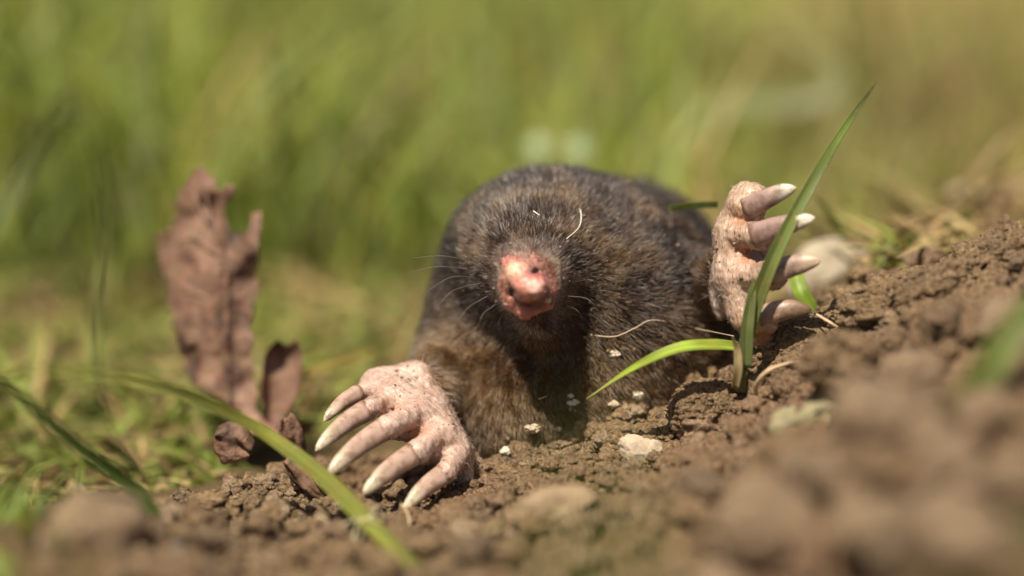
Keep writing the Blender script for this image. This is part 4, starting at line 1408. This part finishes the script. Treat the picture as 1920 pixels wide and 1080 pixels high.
def meadow():
    # a turf that begins behind the mole and runs on; near part finer
    N = 17000
    d = 15.0 + 80 * rng.random(N) ** 1.15
    hw = 9 + d * .34
    x = rng.uniform(-1, 1, N) * hw
    y = d
    clear = (y < 11) & (np.abs(x - 1.5) < 3.6)
    gap = (x > 3.5) & (y < 40) & (rng.random(N) < 0.6)          # the thin, brown side on the right
    k = ~clear & ~gap & (rng.random(N) < smooth(11, 22, y) + .25)
    x, y = x[k], y[k]
    N = len(x)
    h = rng.uniform(2.5, 9.5, N) * (0.8 + .4 * noise(np.stack([x * .2, y * .2, x * 0], 1))) * np.where(x > 3.5, .7, 1)
    field('grass', x, y, h, rng.uniform(.10, .25, N), rng.uniform(.05, .95, N), rng.uniform(0, 6.28, N), rng.normal(0, .7, N), grass_cols(x, y, N), M_field)
    # short under-grass and dead thatch
    N = 16000
    d = 1.5 + 72 * rng.random(N) ** 1.5
    x = rng.uniform(-1, 1, N) * (9 + d * .34)
    y = d
    k = (soilness(x, y) < .45) & ~((y < 9) & (np.abs(x - 1.2) < 4.2)) & ~((y < 5.0) & (x < 0) & (x > -4.6))
    x, y = x[k], y[k]
    N = len(x)
    c = np.where((rng.random(N) < .5)[:, None], np.array([0.36, 0.26, 0.12]), np.array([0.22, 0.145, 0.07])) * rng.uniform(.6, 1.4, (N, 1))
    gsel = rng.random(N) < np.where(x < 3.5, .55, .22)
    c[gsel] = np.array([0.20, 0.24, 0.05]) * rng.uniform(.6, 1.4, (gsel.sum(), 1))
    field('dead_thatch_grass', x, y, rng.uniform(.5, 2.3, N) * smooth(0, 6, y), rng.uniform(.12, .3, N), rng.uniform(.5, 2.2, N), rng.uniform(0, 6.28, N), rng.uniform(0, 6.28, N), c, M_straw, rows=5)
    # a little turf at the near left, in front of the bare earth
    N = 90
    x, y = rng.uniform(-9.5, -5.7, N), rng.uniform(-9, -3, N)
    field('near_turf_grass', x, y, rng.uniform(.4, 1.2, N), rng.uniform(.10, .22, N), rng.uniform(.2, 1.4, N), rng.uniform(0, 6.28, N), rng.normal(0, .8, N), grass_cols(x, y, N) * .8, M_field)
    # the lawn on both sides of the molehill
    N = 5200
    x, y = rng.uniform(-32, 32, N), rng.uniform(-34, 14, N)
    dd = (np.stack([x, y, 0 * x + 1], 1) - CAM) @ FWD
    k = (soilness(x, y) < .3) & (np.abs(x) > 3.0 + dd * .20) & (np.hypot(x - CAM[0], y - CAM[1]) > 9)
    x, y = x[k], y[k]
    N = len(x)
    field('side_grass', x, y, rng.uniform(1, 4.5, N), rng.uniform(.10, .28, N), rng.uniform(.1, 1.2, N), rng.uniform(0, 6.28, N), rng.normal(0, .8, N), grass_cols(x, y, N), M_field)
    # the rest of the lawn, out of the picture's reach
    N = 9000
    R = 25 + 420 * rng.random(N) ** .8
    a = rng.uniform(0, 6.28, N)
    x, y = R * np.cos(a), R * np.sin(a)
    k = ((y > 85) | (np.abs(x) > 9 + .36 * np.abs(y))) & ~((np.abs(x) < 18) & (y < 0) & (y > -90))
    x, y = x[k], y[k]
    N = len(x)
    field('far_grass', x, y, rng.uniform(5, 12, N), rng.uniform(.6, 1.6, N), rng.uniform(.1, .8, N), rng.uniform(0, 6.28, N), rng.uniform(0, 6.28, N), grass_cols(x * .3, y, N), M_field, rows=5)


meadow()

# made-up round discs, added to give bokeh glints beyond the mole
for i, (px, py, d, lab) in enumerate([(1010, 275, 56, 'pale round disc added as a glint over the mole back, left of two'), (1085, 280, 56, 'pale round disc added as a glint over the mole back, right of two')]):
    v, f = ico(3)
    r = .26 if i < 2 else .5
    c0 = W(px, py, d)
    v = v * np.array([r, .03, r])
    n_ = sun_dir - 1.2 * FWD
    n_ /= np.linalg.norm(n_)
    t_ = np.cross(n_, [0, 0, 1.0])
    t_ /= np.linalg.norm(t_)
    v = v[:, :1] * t_ + v[:, 1:2] * n_ + v[:, 2:] * np.cross(t_, n_) + c0
    lf_ = obj('glint_disc', v, f, M_blade, base=c0, col=np.tile([0.20, 0.27, 0.09] if i < 2 else [.42, .42, .26], (len(v), 1)), label=lab, category='glint_disc')
    foot = np.array([c0[0] + .3, c0[1] + .4, float(ground(np.array([c0[0] + .3]), np.array([c0[1] + .4]))[0]) - .1])
    strand('stem', [foot, (foot + c0) / 2 + (.3, 0, .2), c0], .03, .02, (.14, .18, .05), lf_, n=12)  # made-up stem carrying the added glint disc
